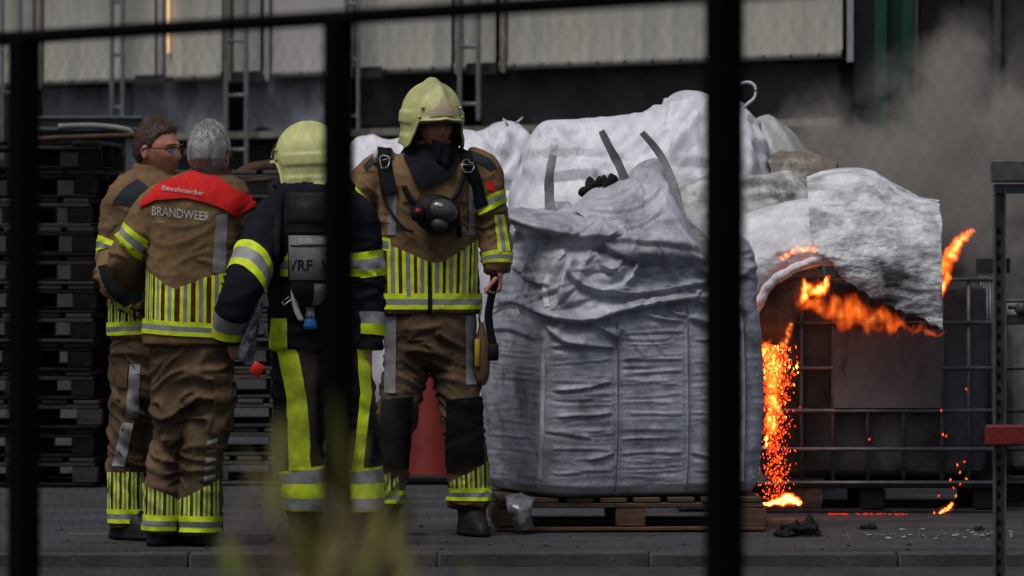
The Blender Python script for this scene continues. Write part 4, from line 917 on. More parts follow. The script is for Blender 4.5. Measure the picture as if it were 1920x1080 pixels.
tarp(80, 245, 165, 222, -.25, TG, 'grey sheet stretched behind the left fence post under the panels', 1.0, .03)
tarp(248, 418, 148, 250, -.12, TG, 'blue-grey tarpaulin hanging between the two ladders on the left', 2.0, .07, 10)
tarp(466, 622, 138, 246, -.12, TG, 'blue-grey tarpaulin hanging behind the helmet of the dark-suited firefighter', 3.0, .07, 8)
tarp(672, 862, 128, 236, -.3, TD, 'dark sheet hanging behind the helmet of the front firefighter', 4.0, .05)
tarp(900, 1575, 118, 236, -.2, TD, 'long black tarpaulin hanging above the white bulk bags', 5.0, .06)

# ------------------------------------------------------------------ dark shed on the right, green column and pipes in front of it
sh = empty('dark_shed', (4.2, 39, 0)); tag(sh, 'dark shed wall with upright ribs behind the smoke on the right', 'building'); sbv = Vector((4.2, 39, 0))
DS = material('dark_shed_cladding', (.055, .057, .06), (.030, .032, .034), .8, 2, stretch=(1, 1, .3)); DS2 = material('grey_shed_rib', (.11, .115, .125), (.07, .072, .08), .7, 2, stretch=(1, 1, .3)); DS3 = material('brown_shed_panel', (.060, .050, .038), (.035, .030, .024), .8, 2, stretch=(1, 1, .3))
G = Geo(); p0 = P(1560, 0, 41); p1 = P(2300, 0, 41); G.box(((p0.x + p1.x) / 2, 41, 3.2), (p1.x - p0.x, .2, 6.6)); gpart('back_wall', G, [DS], sh, sbv, False)
for px0, px1, Yq, mt in ((1600, 1640, 39.2, DS2), (1714, 1720, 39.4, LEDGE), (1724, 1800, 40, DS3), (1806, 1858, 40, DS), (1862, 1876, 39.3, DS2), (1884, 1925, 40, DS), (1932, 2010, 40, DS3)):
    a = P(px0, 0, Yq); b = P(px1, 0, Yq); G = Geo(); G.box(((a.x + b.x) / 2, Yq, 3.2), (b.x - a.x, .12, 6.4), None, .01); gpart('cladding_rib', G, [mt], sh, sbv, False)
GREEN = material('dark_green_paint', (.010, .062, .035), (.006, .040, .024), .5, 3)
cg = empty('green_column', (P(1676, 0, 37.5).x, 37.5, 0)); tag(cg, 'dark green steel column standing behind the smoke', 'column'); cgb = Vector(cg.location)
for px0, px1, dy, nm in ((1642, 1662, -.02, 'flange'), (1690, 1712, -.02, 'flange'), (1660, 1692, .03, 'web')):
    a = P(px0, 0, 37.5); b = P(px1, 0, 37.5); G = Geo(); G.box(((a.x + b.x) / 2, 37.5 + dy, 3), (b.x - a.x, .05 if nm == 'web' else .14, 6), None, .006); gpart(nm, G, [GREEN if nm == 'flange' else material('teal_web', (.012, .05, .045), (.008, .03, .028), .5)], cg, cgb, False)

# grey-blue steel beam behind the stacks at the left
BY = 35.0; a = P(40, 0, BY); b = P(268, 0, BY); bz = P(0, 231, BY).z; bm_ = empty('steel_beam', ((a.x + b.x) / 2, BY, 0)); bb = Vector(bm_.location); tag(bm_, 'blue-grey steel beam on posts crossing behind the stacks at the left', 'beam')
BL = material('blue_grey_steel', (.12, .14, .155), (.07, .08, .09), .55, 5)
for dz, h in ((.034, .016), (-.034, .016)):
    G = Geo(); G.box(((a.x + b.x) / 2, BY, bz + dz), (b.x - a.x, .10, h), None, .003); gpart('flange', G, [BL], bm_, bb, False)
G = Geo(); G.box(((a.x + b.x) / 2, BY, bz), (b.x - a.x, .012, .05)); gpart('web', G, [BL], bm_, bb, False)
for px in (62, 246):
    q = P(px, 0, BY); G = Geo(); G.box((q.x, BY + .03, (bz - .045) / 2), (.07, .07, bz - .045), None, .004); gpart('post', G, [BL], bm_, bb, False)

# ------------------------------------------------------------------ pallets
WOOD = [material('pallet_wood_%d' % i, c, tuple(x * .55 for x in c), .85, 6, .4, 60, stretch=(.4, 3, 3)) for i, c in enumerate(((.12, .070, .040), (.085, .077, .07), (.085, .060, .042), (.042, .040, .038)))]
def pallet(wx, wy, mats, seed, boards=7):
    "top boards run in depth, three bearers across, nine blocks, three bottom boards"
    rs = random.Random(seed); r = empty('wooden_pallet')
    def brd(nm, c, s): G = Geo(); G.box((0, 0, 0), s, None, .004); o = G.build(nm, rs.choice(mats), r, False); o.location = c; o.rotation_euler = (0, rs.uniform(-.004, .004), rs.uniform(-.006, .006)); edge_smooth(o); return o
    bw = wx / boards * .80
    for i in range(boards): brd('top_board', (-wx / 2 + wx / boards * (i + .5), rs.uniform(-.006, .006), .133), (bw, wy, .021))
    for j in (-1, 0, 1): brd('bearer', (0, j * (wy / 2 - .05), .1105), (wx - .02, .098, .021))
    for i in (-1, 0, 1):
        for j in (-1, 0, 1): brd('block', (i * (wx / 2 - .06), j * (wy / 2 - .05), .0595), (.12 + rs.uniform(-.01, .01), .094, .079))
    for j in (-1, 0, 1): brd('bottom_board', (0, j * (wy / 2 - .05), .0095), (wx - .012, .1, .017))
    return r
pm = pallet(1.165, 1.0, [WOOD[0], WOOD[2], WOOD[0]], 3, 8); c = P(1171, 0, 25.72); pm.location = (c.x, 25.72, 0.002); pm.rotation_euler.z = math.radians(2); tag(pm, 'brown wooden pallet carrying the big silver-grey bulk bag', 'pallet')
DARKP = material('blackened_pallet_wood', (.016, .0155, .016), (.007, .007, .0075), .95, 6, .4, 60, spec=.08)
def stack(px, Yc, n, rz, mats, where, wx=.8, wy=1.2, boards=5):
    proto = [pallet(wx, wy, mats, s, boards) for s in (11, 12)]; x = P(px, 0, Yc).x; rs = random.Random(px)
    for k in range(n):
        o = proto[k] if k < 2 else copy_tree(proto[k % 2]); o.location = (x + rs.uniform(-.02, .02), Yc + rs.uniform(-.02, .02), .002 + k * .1455); o.rotation_euler.z = math.radians(rz + rs.uniform(-1.2, 1.2)) + (math.pi if rs.random() < .5 else 0)
        nth = ['bottom', 'second from the bottom', 'third from the bottom', 'fourth from the bottom', 'fifth from the bottom', 'sixth from the bottom', 'seventh from the bottom', 'eighth from the bottom', 'ninth from the bottom', 'tenth from the bottom', 'second from the top', 'topmost'][k if k < n - 1 else 11]
        tag(o, '%s pallet, %s in the stack %s' % ('weathered grey' if px > 300 else 'blackened', nth, where), 'pallet', 'stacked pallets behind the firefighters')
stack(402, 30.4, 11, 3, [WOOD[1], WOOD[3], WOOD[1]], 'behind the two bareheaded men')
stack(64, 30.2, 12, -3, [DARKP, DARKP, WOOD[3]], 'at the far left')
# rusty scrap lying on the stacks
RUST = material('rusty_scrap', (.085, .045, .028), (.035, .024, .019), .9, 8, .5, 50); PALE = material('pale_pipe', (.26, .25, .24), (.14, .135, .13), .7, 6)
def scrap(name, pts, Yq, r, mat, label, flat=1.0):
    G = Geo(); q = cr([tuple(P(x, y, Yq)) for x, y in pts], 14); q[:, 1] += np.linspace(-.03, .05, 14); G.tube(q, r, 8, flat=flat); o = G.build(name, mat); tag(o, label, 'scrap'); return o
scrap('scrap_board', [(66, 262), (130, 258), (252, 254)], 29.5, .030, RUST, 'rusty brown board lying along the top of the blackened pallets', .5)
scrap('scrap_pipe', [(110, 238), (175, 236), (235, 243), (250, 256)], 29.55, .016, PALE, 'pale bent pipe on top of the blackened pallet stack')
scrap('scrap_plank', [(430, 343), (480, 338), (540, 334)], 29.8, .03, RUST, 'brown plank on top of the pallet stack beside the dark-suited firefighter', .4)
scrap('scrap_lump', [(440, 330), (470, 318), (508, 312), (530, 322)], 29.9, [.02, .03, .04, .045, .05, .05, .048, .045, .05, .052, .045, .04, .03, .02], RUST, 'rusty lump of scrap on the pallet stack right of the grey hair', .7)

# ------------------------------------------------------------------ traffic cone behind the front man's legs
cy = 30.1; cx = P(806, 0, cy).x; co = empty('traffic_cone', (cx, cy, 0)); tag(co, 'red traffic cone seen between the legs of the firefighter facing us', 'traffic cone'); a = np.linspace(0, 2 * np.pi, 40, endpoint=False)
prof = ((.045, .165), (.07, .158), (.2, .13), (.4, .087), (.6, .047), (.70, .03), (.705, .018), (.69, .015))
G = Geo(); G.grid(np.array([np.stack([cx + r * np.cos(a), cy + r * np.sin(a), np.full(40, z)], 1) for z, r in prof]), True, False, True); gpart('cone_body', G, [material('cone_red', (.19, .018, .014), (.14, .013, .011), .5, 6, stain=(.15, .03, .025), stain_scale=5)], co, (cx, cy, 0))
G = Geo(); G.box((cx, cy, .024), (.44, .44, .044), None, .012); gpart('cone_base', G, [MT['rubber']], co, (cx, cy, 0), False)
# ------------------------------------------------------------------ bulk bags
def fold_field(X, Z, Yr, folds):
    "height pressed into cloth by folds traced as polylines in pixels: (points, width px, depth m); ridge on the upper side, crease below"
    px = X * FPX / Yr + 960; py = (EYE - Z) * FPX / Yr + HORIZON; out = np.zeros(len(X))
    for pts, w, D in folds:
        pts = np.asarray(pts, float)
        if len(pts) > 2: pts = cr(pts, (len(pts) - 1) * 4 + 1)
        lo = pts.min(0) - w * 5; hi = pts.max(0) + w * 5
        sel = np.where((px > lo[0]) & (px < hi[0]) & (py > lo[1]) & (py < hi[1]))[0]
        if not len(sel): continue
        x, y = px[sel], py[sel]; best = np.full(len(sel), 1e9); sg = np.zeros(len(sel)); tt = np.zeros(len(sel)); m = len(pts) - 1
        for i in range(m):
            a, b = pts[i], pts[i + 1]; dv = b - a; L2 = dv @ dv + 1e-9; t = np.clip(((x - a[0]) * dv[0] + (y - a[1]) * dv[1]) / L2, 0, 1)
            ex = x - a[0] - t * dv[0]; ey = y - a[1] - t * dv[1]; d = np.hypot(ex, ey); s = np.sign(-dv[1] * (x - a[0]) + dv[0] * (y - a[1]))
            k = d < best; best[k] = d[k]; sg[k] = s[k]; tt[k] = ((i + t) / m)[k]
        t = best * sg; ends = np.clip(np.minimum(tt, 1 - tt) * 5, 0, 1); ends = ends * ends * (3 - 2 * ends)
        out[sel] += D * ends * (lambda sg_: (1 - sg_) * .95 * np.exp(-(np.minimum(t, 0) / (1.9 * w)) ** 2) + sg_ * (-.75 * np.exp(-np.maximum(t, 0) / (1.1 * w)) + .25 * np.exp(-((t - 2.6 * w) / (1.6 * w)) ** 2)))(1 / (1 + np.exp(-np.clip(t / (.16 * w), -30, 30))))
    return out
def long_folds(p, seed, f1=6.0, f2=2.0):
    "crisp long creases running in two slanting directions, as in stiff woven sheet"
    w = noise(p * 1.7 + seed)[:, None] * .12; q = p + w; x, z, y = q[:, 0], q[:, 2], q[:, 1]
    a = ridge(np.stack([(x * .75 + z * .66) * f1, (z * .75 - x * .66) * f2, y * f1 * .6], 1) + seed); b = ridge(np.stack([(x * .9 - z * .44) * f1 * 1.2, (z * .9 + x * .44) * f2, y * f1 * .6], 1) + seed * 1.7)
    return np.maximum(a, b) ** 2 - .4
def woven(name, col, col2, **k):
    return material(name, col, col2, .46, 5, .55, 70, spec=.5, bdist=.006, **k)
SILVER = woven('silver_grey_woven', (.50, .515, .60), (.29, .30, .36), detail=9, stain=(.075, .077, .085), stain_scale=4.6, stain_lo=.49, stain_hi=.72)
WHITE = woven('white_woven', (.76, .75, .83), (.62, .61, .69), detail=8, stain=(.30, .31, .36), stain_scale=3.2, stain_lo=.5, stain_hi=.85)
SOOT = woven('sooty_webbing', (.27, .275, .29), (.10, .102, .11), stain=(.02, .02, .02), stain_scale=8)
WEB = woven('pale_webbing', (.72, .72, .74), (.52, .52, .54))
CHAR = material('charred_black', (.012, .012, .012), (.006, .006, .006), .9, 12, .8, 30)

def build_silver_bag():
    Yr = 25.25; rs = random.Random(5); cx, cyy = P(1163, 0, 25.76).x, 25.76; rot = math.radians(17); base = Vector((cx, cyy, .146))
    root = empty('bulk_bag', base); tag(root, 'large sagging silver-grey bulk bag, open at the top, standing on the brown pallet', 'bulk bag')
    # outline: half size by height
    zs = np.array([.146, .150, .165, .20, .30, .50, .75, .93, 1.00, 1.06, 1.14, 1.22, 1.28, 1.315, 1.33, 1.325, 1.31])
    hs = np.array([.32, .45, .485, .503, .512, .518, .514, .506, .496, .486, .476, .452, .415, .372, .30, .20, .04])
    nv = 270; arc = np.r_[0, np.cumsum(np.hypot(np.diff(zs), np.diff(hs)))]; t = np.linspace(0, arc[-1], nv)
    zz = np.interp(t, arc, zs); hh = np.interp(t, arc, hs)
    th = np.sort(np.r_[np.linspace(math.radians(150), math.radians(330), 430), np.linspace(math.radians(330), math.radians(510), 70)[1:-1]]); e = 2 / 9
    ca = np.sign(np.cos(th)) * np.abs(np.cos(th)) ** e; sa = np.sign(np.sin(th)) * np.abs(np.sin(th)) ** e
    # even spacing along the square outline
    dl = np.r_[0, np.cumsum(np.hypot(np.diff(ca), np.diff(sa)))]; k = np.linspace(0, dl[-1], 520); ca = np.interp(k, dl, ca); sa = np.interp(k, dl, sa)
    g = np.stack([hh[:, None] * ca, hh[:, None] * sa, np.repeat(zz[:, None], len(ca), 1)], -1)
    bulge = 1 + .045 * np.sin(np.clip((g[..., 2] - .146) / .9, 0, 1) * np.pi) * (1 - np.minimum(np.abs(ca), np.abs(sa)))[None] - .0
    g[..., 0] *= bulge; g[..., 1] *= bulge
    p = g.reshape(-1, 3) @ rotz(rot).T + np.array((cx, cyy, 0))
    G = Geo(); G.grid(p.reshape(g.shape), False, True, True); me = G.mesh(); bm = bmesh.new(); bm.from_mesh(me); bmesh.ops.remove_doubles(bm, verts=bm.verts, dist=.0008); bmesh.ops.recalc_face_normals(bm, faces=bm.faces); bm.to_mesh(me); bm.free(); me.update()
    a = arr(me); n = nrm(me); 
    F = [([(905, 590), (960, 572), (1000, 585), (1040, 600), (1095, 606), (1155, 592), (1230, 576), (1300, 570), (1392, 590)], 9, .034),
         ([(940, 452), (1000, 450), (1060, 456), (1130, 462), (1190, 455)], 12, .040), ([(1060, 500), (1085, 538), (1150, 556), (1240, 550), (1345, 530)], 8, .026),
         ([(1000, 470), (986, 520), (970, 566)], 8, .022), ([(1075, 475), (1052, 520), (1046, 575)], 7, .020), ([(1195, 470), (1175, 520), (1120, 548)], 8, .020), ([(1240, 480), (1262, 520), (1285, 560)], 6, .014),
         ([(1020, 606), (1050, 640), (1100, 652)], 7, .016), ([(1095, 596), (1130, 622), (1156, 640)], 7, .018), ([(1030, 650), (1090, 650), (1156, 655)], 5, .014), ([(1290, 596), (1330, 612), (1400, 626)], 7, .016), ([(905, 630), (950, 622), (1010, 640)], 6, .012),
         ([(1300, 500), (1350, 540), (1400, 600)], 8, .02), ([(1110, 470), (1130, 505), (1170, 520)], 6, .014), ([(960, 500), (1000, 530), (1040, 540)], 7, .014), ([(1210, 560), (1260, 590), (1290, 596)], 6, .012), ([(1180, 580), (1230, 600), (1285, 606)], 5, .010),
         ([(1035, 735), (1090, 730), (1150, 716)], 4, .009), ([(1040, 782), (1100, 780), (1152, 775)], 3.5, .009), ([(1018, 808), (1070, 816), (1112, 822)], 3.5, .008), ([(1100, 865), (1130, 858), (1153, 850)], 5, .010), ([(1160, 853), (1220, 851), (1288, 852)], 3.5, .008), ([(1292, 850), (1340, 862), (1390, 862)], 4, .009)]
    F = [(p_, w_ * 1.05, d_ * (1.55 if i_ < 17 else 1.25)) for i_, (p_, w_, d_) in enumerate(F)]
    for x in (1156, 1290): F.append(([(x - 2, 600), (x, 700), (x + 1, 820), (x - 2, 922)], 3.2, .007))
    F.append(([(1022, 640), (1019, 760), (1016, 900)], 4, .008)); F.append(([(1388, 600), (1394, 760), (1392, 910)], 5, .010))
    for x0, x1, nn_ in ((912, 1008, 20), (1030, 1152, 28), (1162, 1286, 32), (1296, 1385, 20)):
        for _ in range(nn_):
            y = rs.uniform(612, 905); L = rs.choice([1.0, 1.0, .8, .5]) * (x1 - x0); xa = rs.choice([x0, x1 - L, rs.uniform(x0, x1 - L)]); sl = rs.uniform(-.08, .08)
            F.append(([(xa, y), (xa + L / 2, y + sl * L / 2 + rs.uniform(-3, 3)), (xa + L, y + sl * L)], rs.uniform(1.7, 3.2), rs.uniform(.0020, .0066)))
    for _ in range(44):
        x, y = rs.uniform(930, 1330), rs.uniform(458, 596); L = rs.uniform(45, 150); an = rs.choice([rs.uniform(-.35, .35), rs.uniform(-.35, .35), rs.uniform(.5, 1.1), rs.uniform(-1.1, -.5)])
        F.append(([(x, y), (x + L / 2 * math.cos(an), y + L / 2 * math.sin(an) + rs.uniform(-6, 6)), (x + L * math.cos(an), y + L * math.sin(an))], rs.uniform(3, 6), rs.uniform(.004, .011)))
    d = fold_field(a[:, 0], a[:, 2], Yr, F); frontal = np.clip(-n[:, 1] * 1.6, 0, 1)
    soft = noise(a * np.array([3.2, 3.2, 3.6]) + 2.2) * .030 + noise(a * np.array([7, 7, 10])) * .010 + noise(a * np.array([16, 16, 34]) + 9) * .0032 + (ridge(a * np.array([2.4, 2.4, 26]) + 4) - .5) * .0045 + long_folds(a, 3.0, 4.2, 1.4) * .018 * np.clip((a[:, 2] - .9) / .15, 0, 1) + long_folds(a, 8.0, 9, 2.6) * .005 * np.clip((a[:, 2] - .9) / .15, 0, 1) + noise(a * 60) * .0008
    top = np.clip((a[:, 2] - .95) / .2, 0, 1)
    d = d * frontal + soft * (.55 + .9 * top); d *= np.clip((a[:, 2] - .146) / .05, .25, 1)
    a = a + n * d[:, None]; a[:, 2] = np.maximum(a[:, 2], .1465); setco(me, a); bv = bvh(me); body = part('bag_body', me, [SILVER], root, base)
    for path in ([(1156, 604), (1158, 700), (1158, 820), (1153, 920)], [(1290, 575), (1291, 700), (1292, 820), (1288, 922)]):
        gpart('seam', strap(bv, Yr, path, 2.6, .001, .004, 60), [SOOT], root, base)
    for path, w in (([(1056, 470), (1034, 500), (1022, 540), (1026, 574)], 10), ([(1056, 606), (1036, 626), (1022, 648), (1020, 700), (1018, 800), (1014, 915)], 10), ([(1388, 560), (1394, 640), (1396, 760), (1394, 905)], 6), ([(912, 600), (960, 574), (975, 590)], 5)):
        gpart('webbing', strap(bv, Yr, path, w, .002, .004, 50), [WEB], root, base, False)
    # the top: lip folded over in front, skirt standing up at the right
    def sheet_grid(rows, nu, nv, amp, seed, thick=.006, folds=()):
        R = np.array([[tuple(P(x, y, Yq)) for x, y, Yq in r] for r in rows]); m, k = R.shape[:2]
        A = cr(R.reshape(m, -1), nv).reshape(nv, k, 3); A = cr(A.transpose(1, 0, 2).reshape(k, -1), nu).reshape(nu, nv, 3).transpose(1, 0, 2)
        n = np.cross(np.gradient(A, axis=1), np.gradient(A, axis=0)); n /= np.linalg.norm(n, axis=2, keepdims=True) + 1e-9
        if n[..., 1].mean() > 0: n = -n
        q = A.reshape(-1, 3); f = noise(q * np.array([4, 4, 5]) + seed) * amp * 1.6 + noise(q * np.array([10, 6, 16]) + seed) * amp * .5 + long_folds(q, seed, 5, 1.6) * amp * .8 + noise(q * 34 + seed) * amp * .08 + fold_field(q[:, 0], q[:, 2], Yr, folds)
        A = A + n * f.reshape(nv, nu)[..., None]
        G = Geo(); B = A - n * thick
        G.grid(A); G.grid(B[:, ::-1]); 
        rim = [np.stack([A[0], B[0]]), np.stack([B[-1], A[-1]]), np.stack([B[:, 0], A[:, 0]]), np.stack([A[:, -1], B[:, -1]])]
        for r in rim: G.grid(r)
        return G
    G = sheet_grid([[(950, 398, 25.75), (1000, 396, 25.72), (1060, 392, 25.7), (1112, 400, 25.66)], [(946, 388, 25.45), (1000, 400, 25.40), (1060, 408, 25.38), (1120, 424, 25.36)], [(944, 398, 25.28), (1000, 418, 25.24), (1060, 432, 25.22), (1128, 446, 25.24)], [(952, 416, 25.27), (1000, 428, 25.24), (1062, 442, 25.24), (1132, 456, 25.27)], [(958, 420, 25.36), (1004, 434, 25.36), (1064, 446, 25.36), (1130, 460, 25.38)]], 90, 44, .013, 3.0,
        folds=[([(960, 402), (1020, 408), (1090, 424)], 5, .012), ([(1040, 396), (1080, 412), (1110, 440)], 4, .010), ([(990, 412), (1050, 424), (1110, 438)], 4, .008)])
    gpart('folded_lip', G, [SILVER], root, base)
    G = sheet_grid([[(1064, 393, 25.60), (1100, 358, 25.66), (1140, 344, 25.7), (1178, 328, 25.72), (1212, 299, 25.74), (1238, 300, 25.72), (1256, 340, 25.7)],
                    [(1084, 400, 25.50), (1112, 378, 25.52), (1145, 366, 25.55), (1185, 350, 25.56), (1220, 330, 25.56), (1246, 332, 25.56), (1264, 368, 25.58)],
                    [(1110, 420, 25.38), (1135, 410, 25.40), (1165, 400, 25.42), (1200, 388, 25.42), (1235, 376, 25.42), (1262, 380, 25.44), (1280, 410, 25.5)],
                    [(1128, 440, 25.27), (1155, 438, 25.28), (1185, 434, 25.30), (1220, 428, 25.30), (1255, 424, 25.32), (1285, 426, 25.36), (1306, 440, 25.44)],
                    [(1136, 466, 25.24), (1165, 472, 25.23), (1200, 474, 25.23), (1240, 474, 25.24), (1280, 476, 25.26), (1315, 482, 25.30), (1346, 500, 25.38)],
                    [(1140, 500, 25.36), (1175, 510, 25.36), (1210, 512, 25.36), (1245, 512, 25.36), (1290, 516, 25.38), (1325, 524, 25.4), (1352, 540, 25.46)]], 120, 90, .016, 7.0,
        folds=[([(1095, 372), (1150, 372), (1200, 345), (1222, 310)], 5, .014), ([(1100, 395), (1160, 398), (1220, 378), (1245, 350)], 6, .016), ([(1150, 430), (1200, 425), (1250, 395)], 6, .014), ([(1160, 385), (1172, 410), (1185, 440)], 2.5, .008), ([(1130, 448), (1180, 455), (1240, 460), (1320, 470)], 7, .018), ([(1225, 450), (1255, 490), (1268, 505)], 3, .008), ([(1195, 330), (1210, 360), (1205, 400)], 4, .010), ([(1255, 400), (1290, 450), (1320, 480)], 4, .010), ([(1140, 470), (1180, 480), (1215, 500)], 4, .010)])
    gpart('raised_skirt', G, [SILVER], root, base)
    G = Geo()   # crumpled inner cloth seen in the mouth of the bag
    q0 = P(1090, 400, 25.75); G.ball((q0.x, 25.8, q0.z - .05), (.30, .22, .085), 60, 30); me = G.mesh(); a = arr(me); n = nrm(me); setco(me, a + n * ((ridge(a * np.array([9, 9, 9])) - .5) * .05 + noise(a * 25) * .012)[:, None]); part('crumpled_lining', me, [SILVER], root, base)
    G = Geo(); q0 = P(1132, 350, 25.62); G.ball((q0.x, 25.7, q0.z), (.10, .07, .040), 40, 24); me = G.mesh(); a = arr(me); n = nrm(me); setco(me, a + n * ((ridge(a * 16) - .5) * .05 + noise(a * 40) * .012)[:, None]); part('charred_clump', me, [CHAR], root, base)
    def loop_strap(pts, w, th_=.006):
        p = cr([tuple(P(x, y, Yq)) for x, y, Yq in pts], 30); t = np.gradient(p, axis=0); t /= np.linalg.norm(t, axis=1)[:, None]; s = np.cross(t, [0, 1.0, 0]); s /= np.linalg.norm(s, axis=1)[:, None]
        tw = np.linspace(0, 1, 30); s = s * (np.cos(tw * .9)[:, None]) + np.array([0, 1.0, 0]) * np.sin(tw * .9)[:, None] * .6; hw = M(w, 25.5) / 2 * (1 + .05 * np.sin(tw * 17))[:, None]; nrm_ = np.cross(t, s)
        G = Geo(); G.grid(np.stack([p - s * hw, p - s * hw + nrm_ * th_, p + s * hw + nrm_ * th_, p + s * hw], 1), True, True, True); return G
    gpart('lifting_loop', loop_strap([(1032, 398, 25.6), (1030, 360, 25.62), (1031, 325, 25.62), (1038, 291, 25.64)], 19), [SOOT], root, base, False)
    gpart('lifting_loop', loop_strap([(1172, 338, 25.66), (1160, 308, 25.66), (1143, 276, 25.66), (1128, 245, 25.66)], 17), [SOOT], root, base, False)
    gpart('lifting_loop', loop_strap([(1346, 498, 25.32), (1312, 442, 25.36), (1282, 412, 25.44), (1264, 350, 25.5), (1250, 312, 25.54), (1230, 278, 25.58), (1204, 248, 25.6)], 17), [SOOT], root, base, False)
    # torn plastic wrap hanging off the pallet at the left
    q0 = P(975, 960, 25.1); G = sheet_grid([[(948, 930, 25.14), (975, 926, 25.12), (1004, 930, 25.14)], [(952, 948, 25.06), (975, 950, 25.04), (998, 944, 25.06)], [(962, 968, 25.05), (978, 972, 25.02), (992, 962, 25.05)], [(968, 990, 25.06), (984, 994, 25.03), (1002, 986, 25.07)]], 44, 44, .016, 31.0, .003); me = G.mesh()
    o = part('plastic_wrap', me, [material('grey_film', (.25, .26, .28), (.06, .06, .065), .2, 14, .5, 40, spec=.6)], None, Vector((q0.x, 25.07, 0))); o.location = (q0.x, 25.07, 0); tag(o, 'torn grey plastic wrap hanging at the left end of the pallet', 'plastic wrap')
build_silver_bag()

def fan(cx, cy, a0, a1, n, r0, r1, seed, w=(4, 7), D=(.010, .026)):
    "creases fanning out from a gathered point"
    rs = random.Random(seed); out = []
    for i in range(n):
        an = math.radians(a0 + (a1 - a0) * (i + rs.uniform(.1, .9)) / n); b = an + rs.uniform(-.25, .25); ra = r0 * rs.uniform(.7, 1.4); rb = r1 * rs.uniform(.5, 1.15); m = (ra + rb) / 2
        out.append(([(cx + ra * math.cos(an), cy + ra * math.sin(an)), (cx + m * math.cos((an + b) / 2), cy + m * math.sin((an + b) / 2)), (cx + rb * math.cos(b), cy + rb * math.sin(b))], rs.uniform(*w), rs.uniform(*D)))
    return out
def heap_bag(name, label, outline, Yc, hy, zb, mat, seed, folds=(), amp=.02, p=.55, cat='bulk bag', nx=220, nvv=120, drop=0.0, group=None):
    "a slumped bag: silhouette outline in pixels (left to right), rounded in depth"
    o = np.array(outline, float); dd = np.r_[0, np.cumsum(np.hypot(*np.diff(o, axis=0).T))]; t = np.linspace(0, dd[-1], nx); X = np.interp(t, dd, o[:, 0]); Yp = np.interp(t, dd, o[:, 1])
    for _ in range(3): Yp[1:-1] = (Yp[:-2] + Yp[1:-1] * 2 + Yp[2:]) / 4; X[1:-1] = (X[:-2] + X[1:-1] * 2 + X[2:]) / 4
    x = (X - 960) * Yc / FPX; zt = EYE - (Yp - HORIZON) * Yc / FPX; al = np.linspace(0, np.pi, nvv); w = np.interp(np.arange(nx), [0, nx * .06, nx * .94, nx - 1], [.25, 1, 1, .25])
    g = np.zeros((nvv, nx, 3)); s = np.sin(al) ** p
    g[..., 0] = x[None] ; g[..., 1] = Yc - hy * np.cos(al)[:, None] * w[None]; g[..., 2] = zb + (zt - zb)[None] * s[:, None]
    n = np.cross(np.gradient(g, axis=1), np.gradient(g, axis=0)); n /= np.linalg.norm(n, axis=2, keepdims=True) + 1e-9
    if n[: nvv // 3, nx // 4: nx * 3 // 4, 1].mean() > 0: n = -n
    q = g.reshape(-1, 3); f = noise(q * np.array([3.2, 3.2, 3.2]) + seed) * amp * 1.5 + long_folds(q, seed, 2.6, .9) * amp * 1.0 + long_folds(q, seed + 5, 5.5, 1.6) * amp * .3 + noise(q * np.array([11, 7, 11]) + seed) * amp * .16 + fold_field(q[:, 0], q[:, 2], Yc - hy * .7, folds)
    edge = np.clip((q[:, 2] - zb) / .06, 0, 1); g = (q + n.reshape(-1, 3) * (f * edge)[:, None]).reshape(g.shape)
    base = Vector((x.mean(), Yc, zb)); r = empty(name, base); tag(r, label, cat, group); G = Geo(); G.grid(g, False, True, True); gpart('bag_body', G, [mat], r, base); return r, base
rA, bA = heap_bag('bulk_bag', 'white bulk bag directly behind the firefighter facing us', [(658, 900), (655, 700), (657, 420), (661, 275), (668, 260), (700, 258), (736, 268), (770, 262), (820, 252), (868, 243), (895, 241), (918, 252), (932, 242), (948, 229), (968, 228), (984, 240), (988, 262), (982, 285), (990, 330), (995, 500), (998, 880)], 30.9, .5, .01, WHITE, 3.0,
    [([(880, 260), (915, 285), (950, 300)], 7, .03), ([(950, 250), (938, 290), (925, 340)], 6, .03), ([(975, 285), (940, 330), (900, 360)], 7, .03), ([(880, 330), (930, 345), (985, 340)], 8, .03), ([(690, 270), (700, 330), (698, 400)], 6, .02), ([(962, 236), (950, 262), (944, 300)], 4, .02), ([(972, 240), (966, 270), (972, 310)], 4, .02), ([(870, 262), (890, 300), (930, 330)], 5, .02), ([(905, 250), (930, 268), (946, 262)], 4, .02), ([(890, 380), (930, 370), (980, 380)], 6, .02)] + fan(962, 232, 60, 190, 10, 14, 110, 5) + fan(668, 262, 0, 80, 6, 14, 90, 6), .024)
G = Geo()
for pts in ([(952, 236), (948, 228), (943, 222)], [(966, 232), (974, 226), (981, 219)]): G.tube([tuple(P(x, y, 30.6)) for x, y in pts], [.008, .006, .003], 6)
G.build('tied_end', WEB, rA).location = -bA
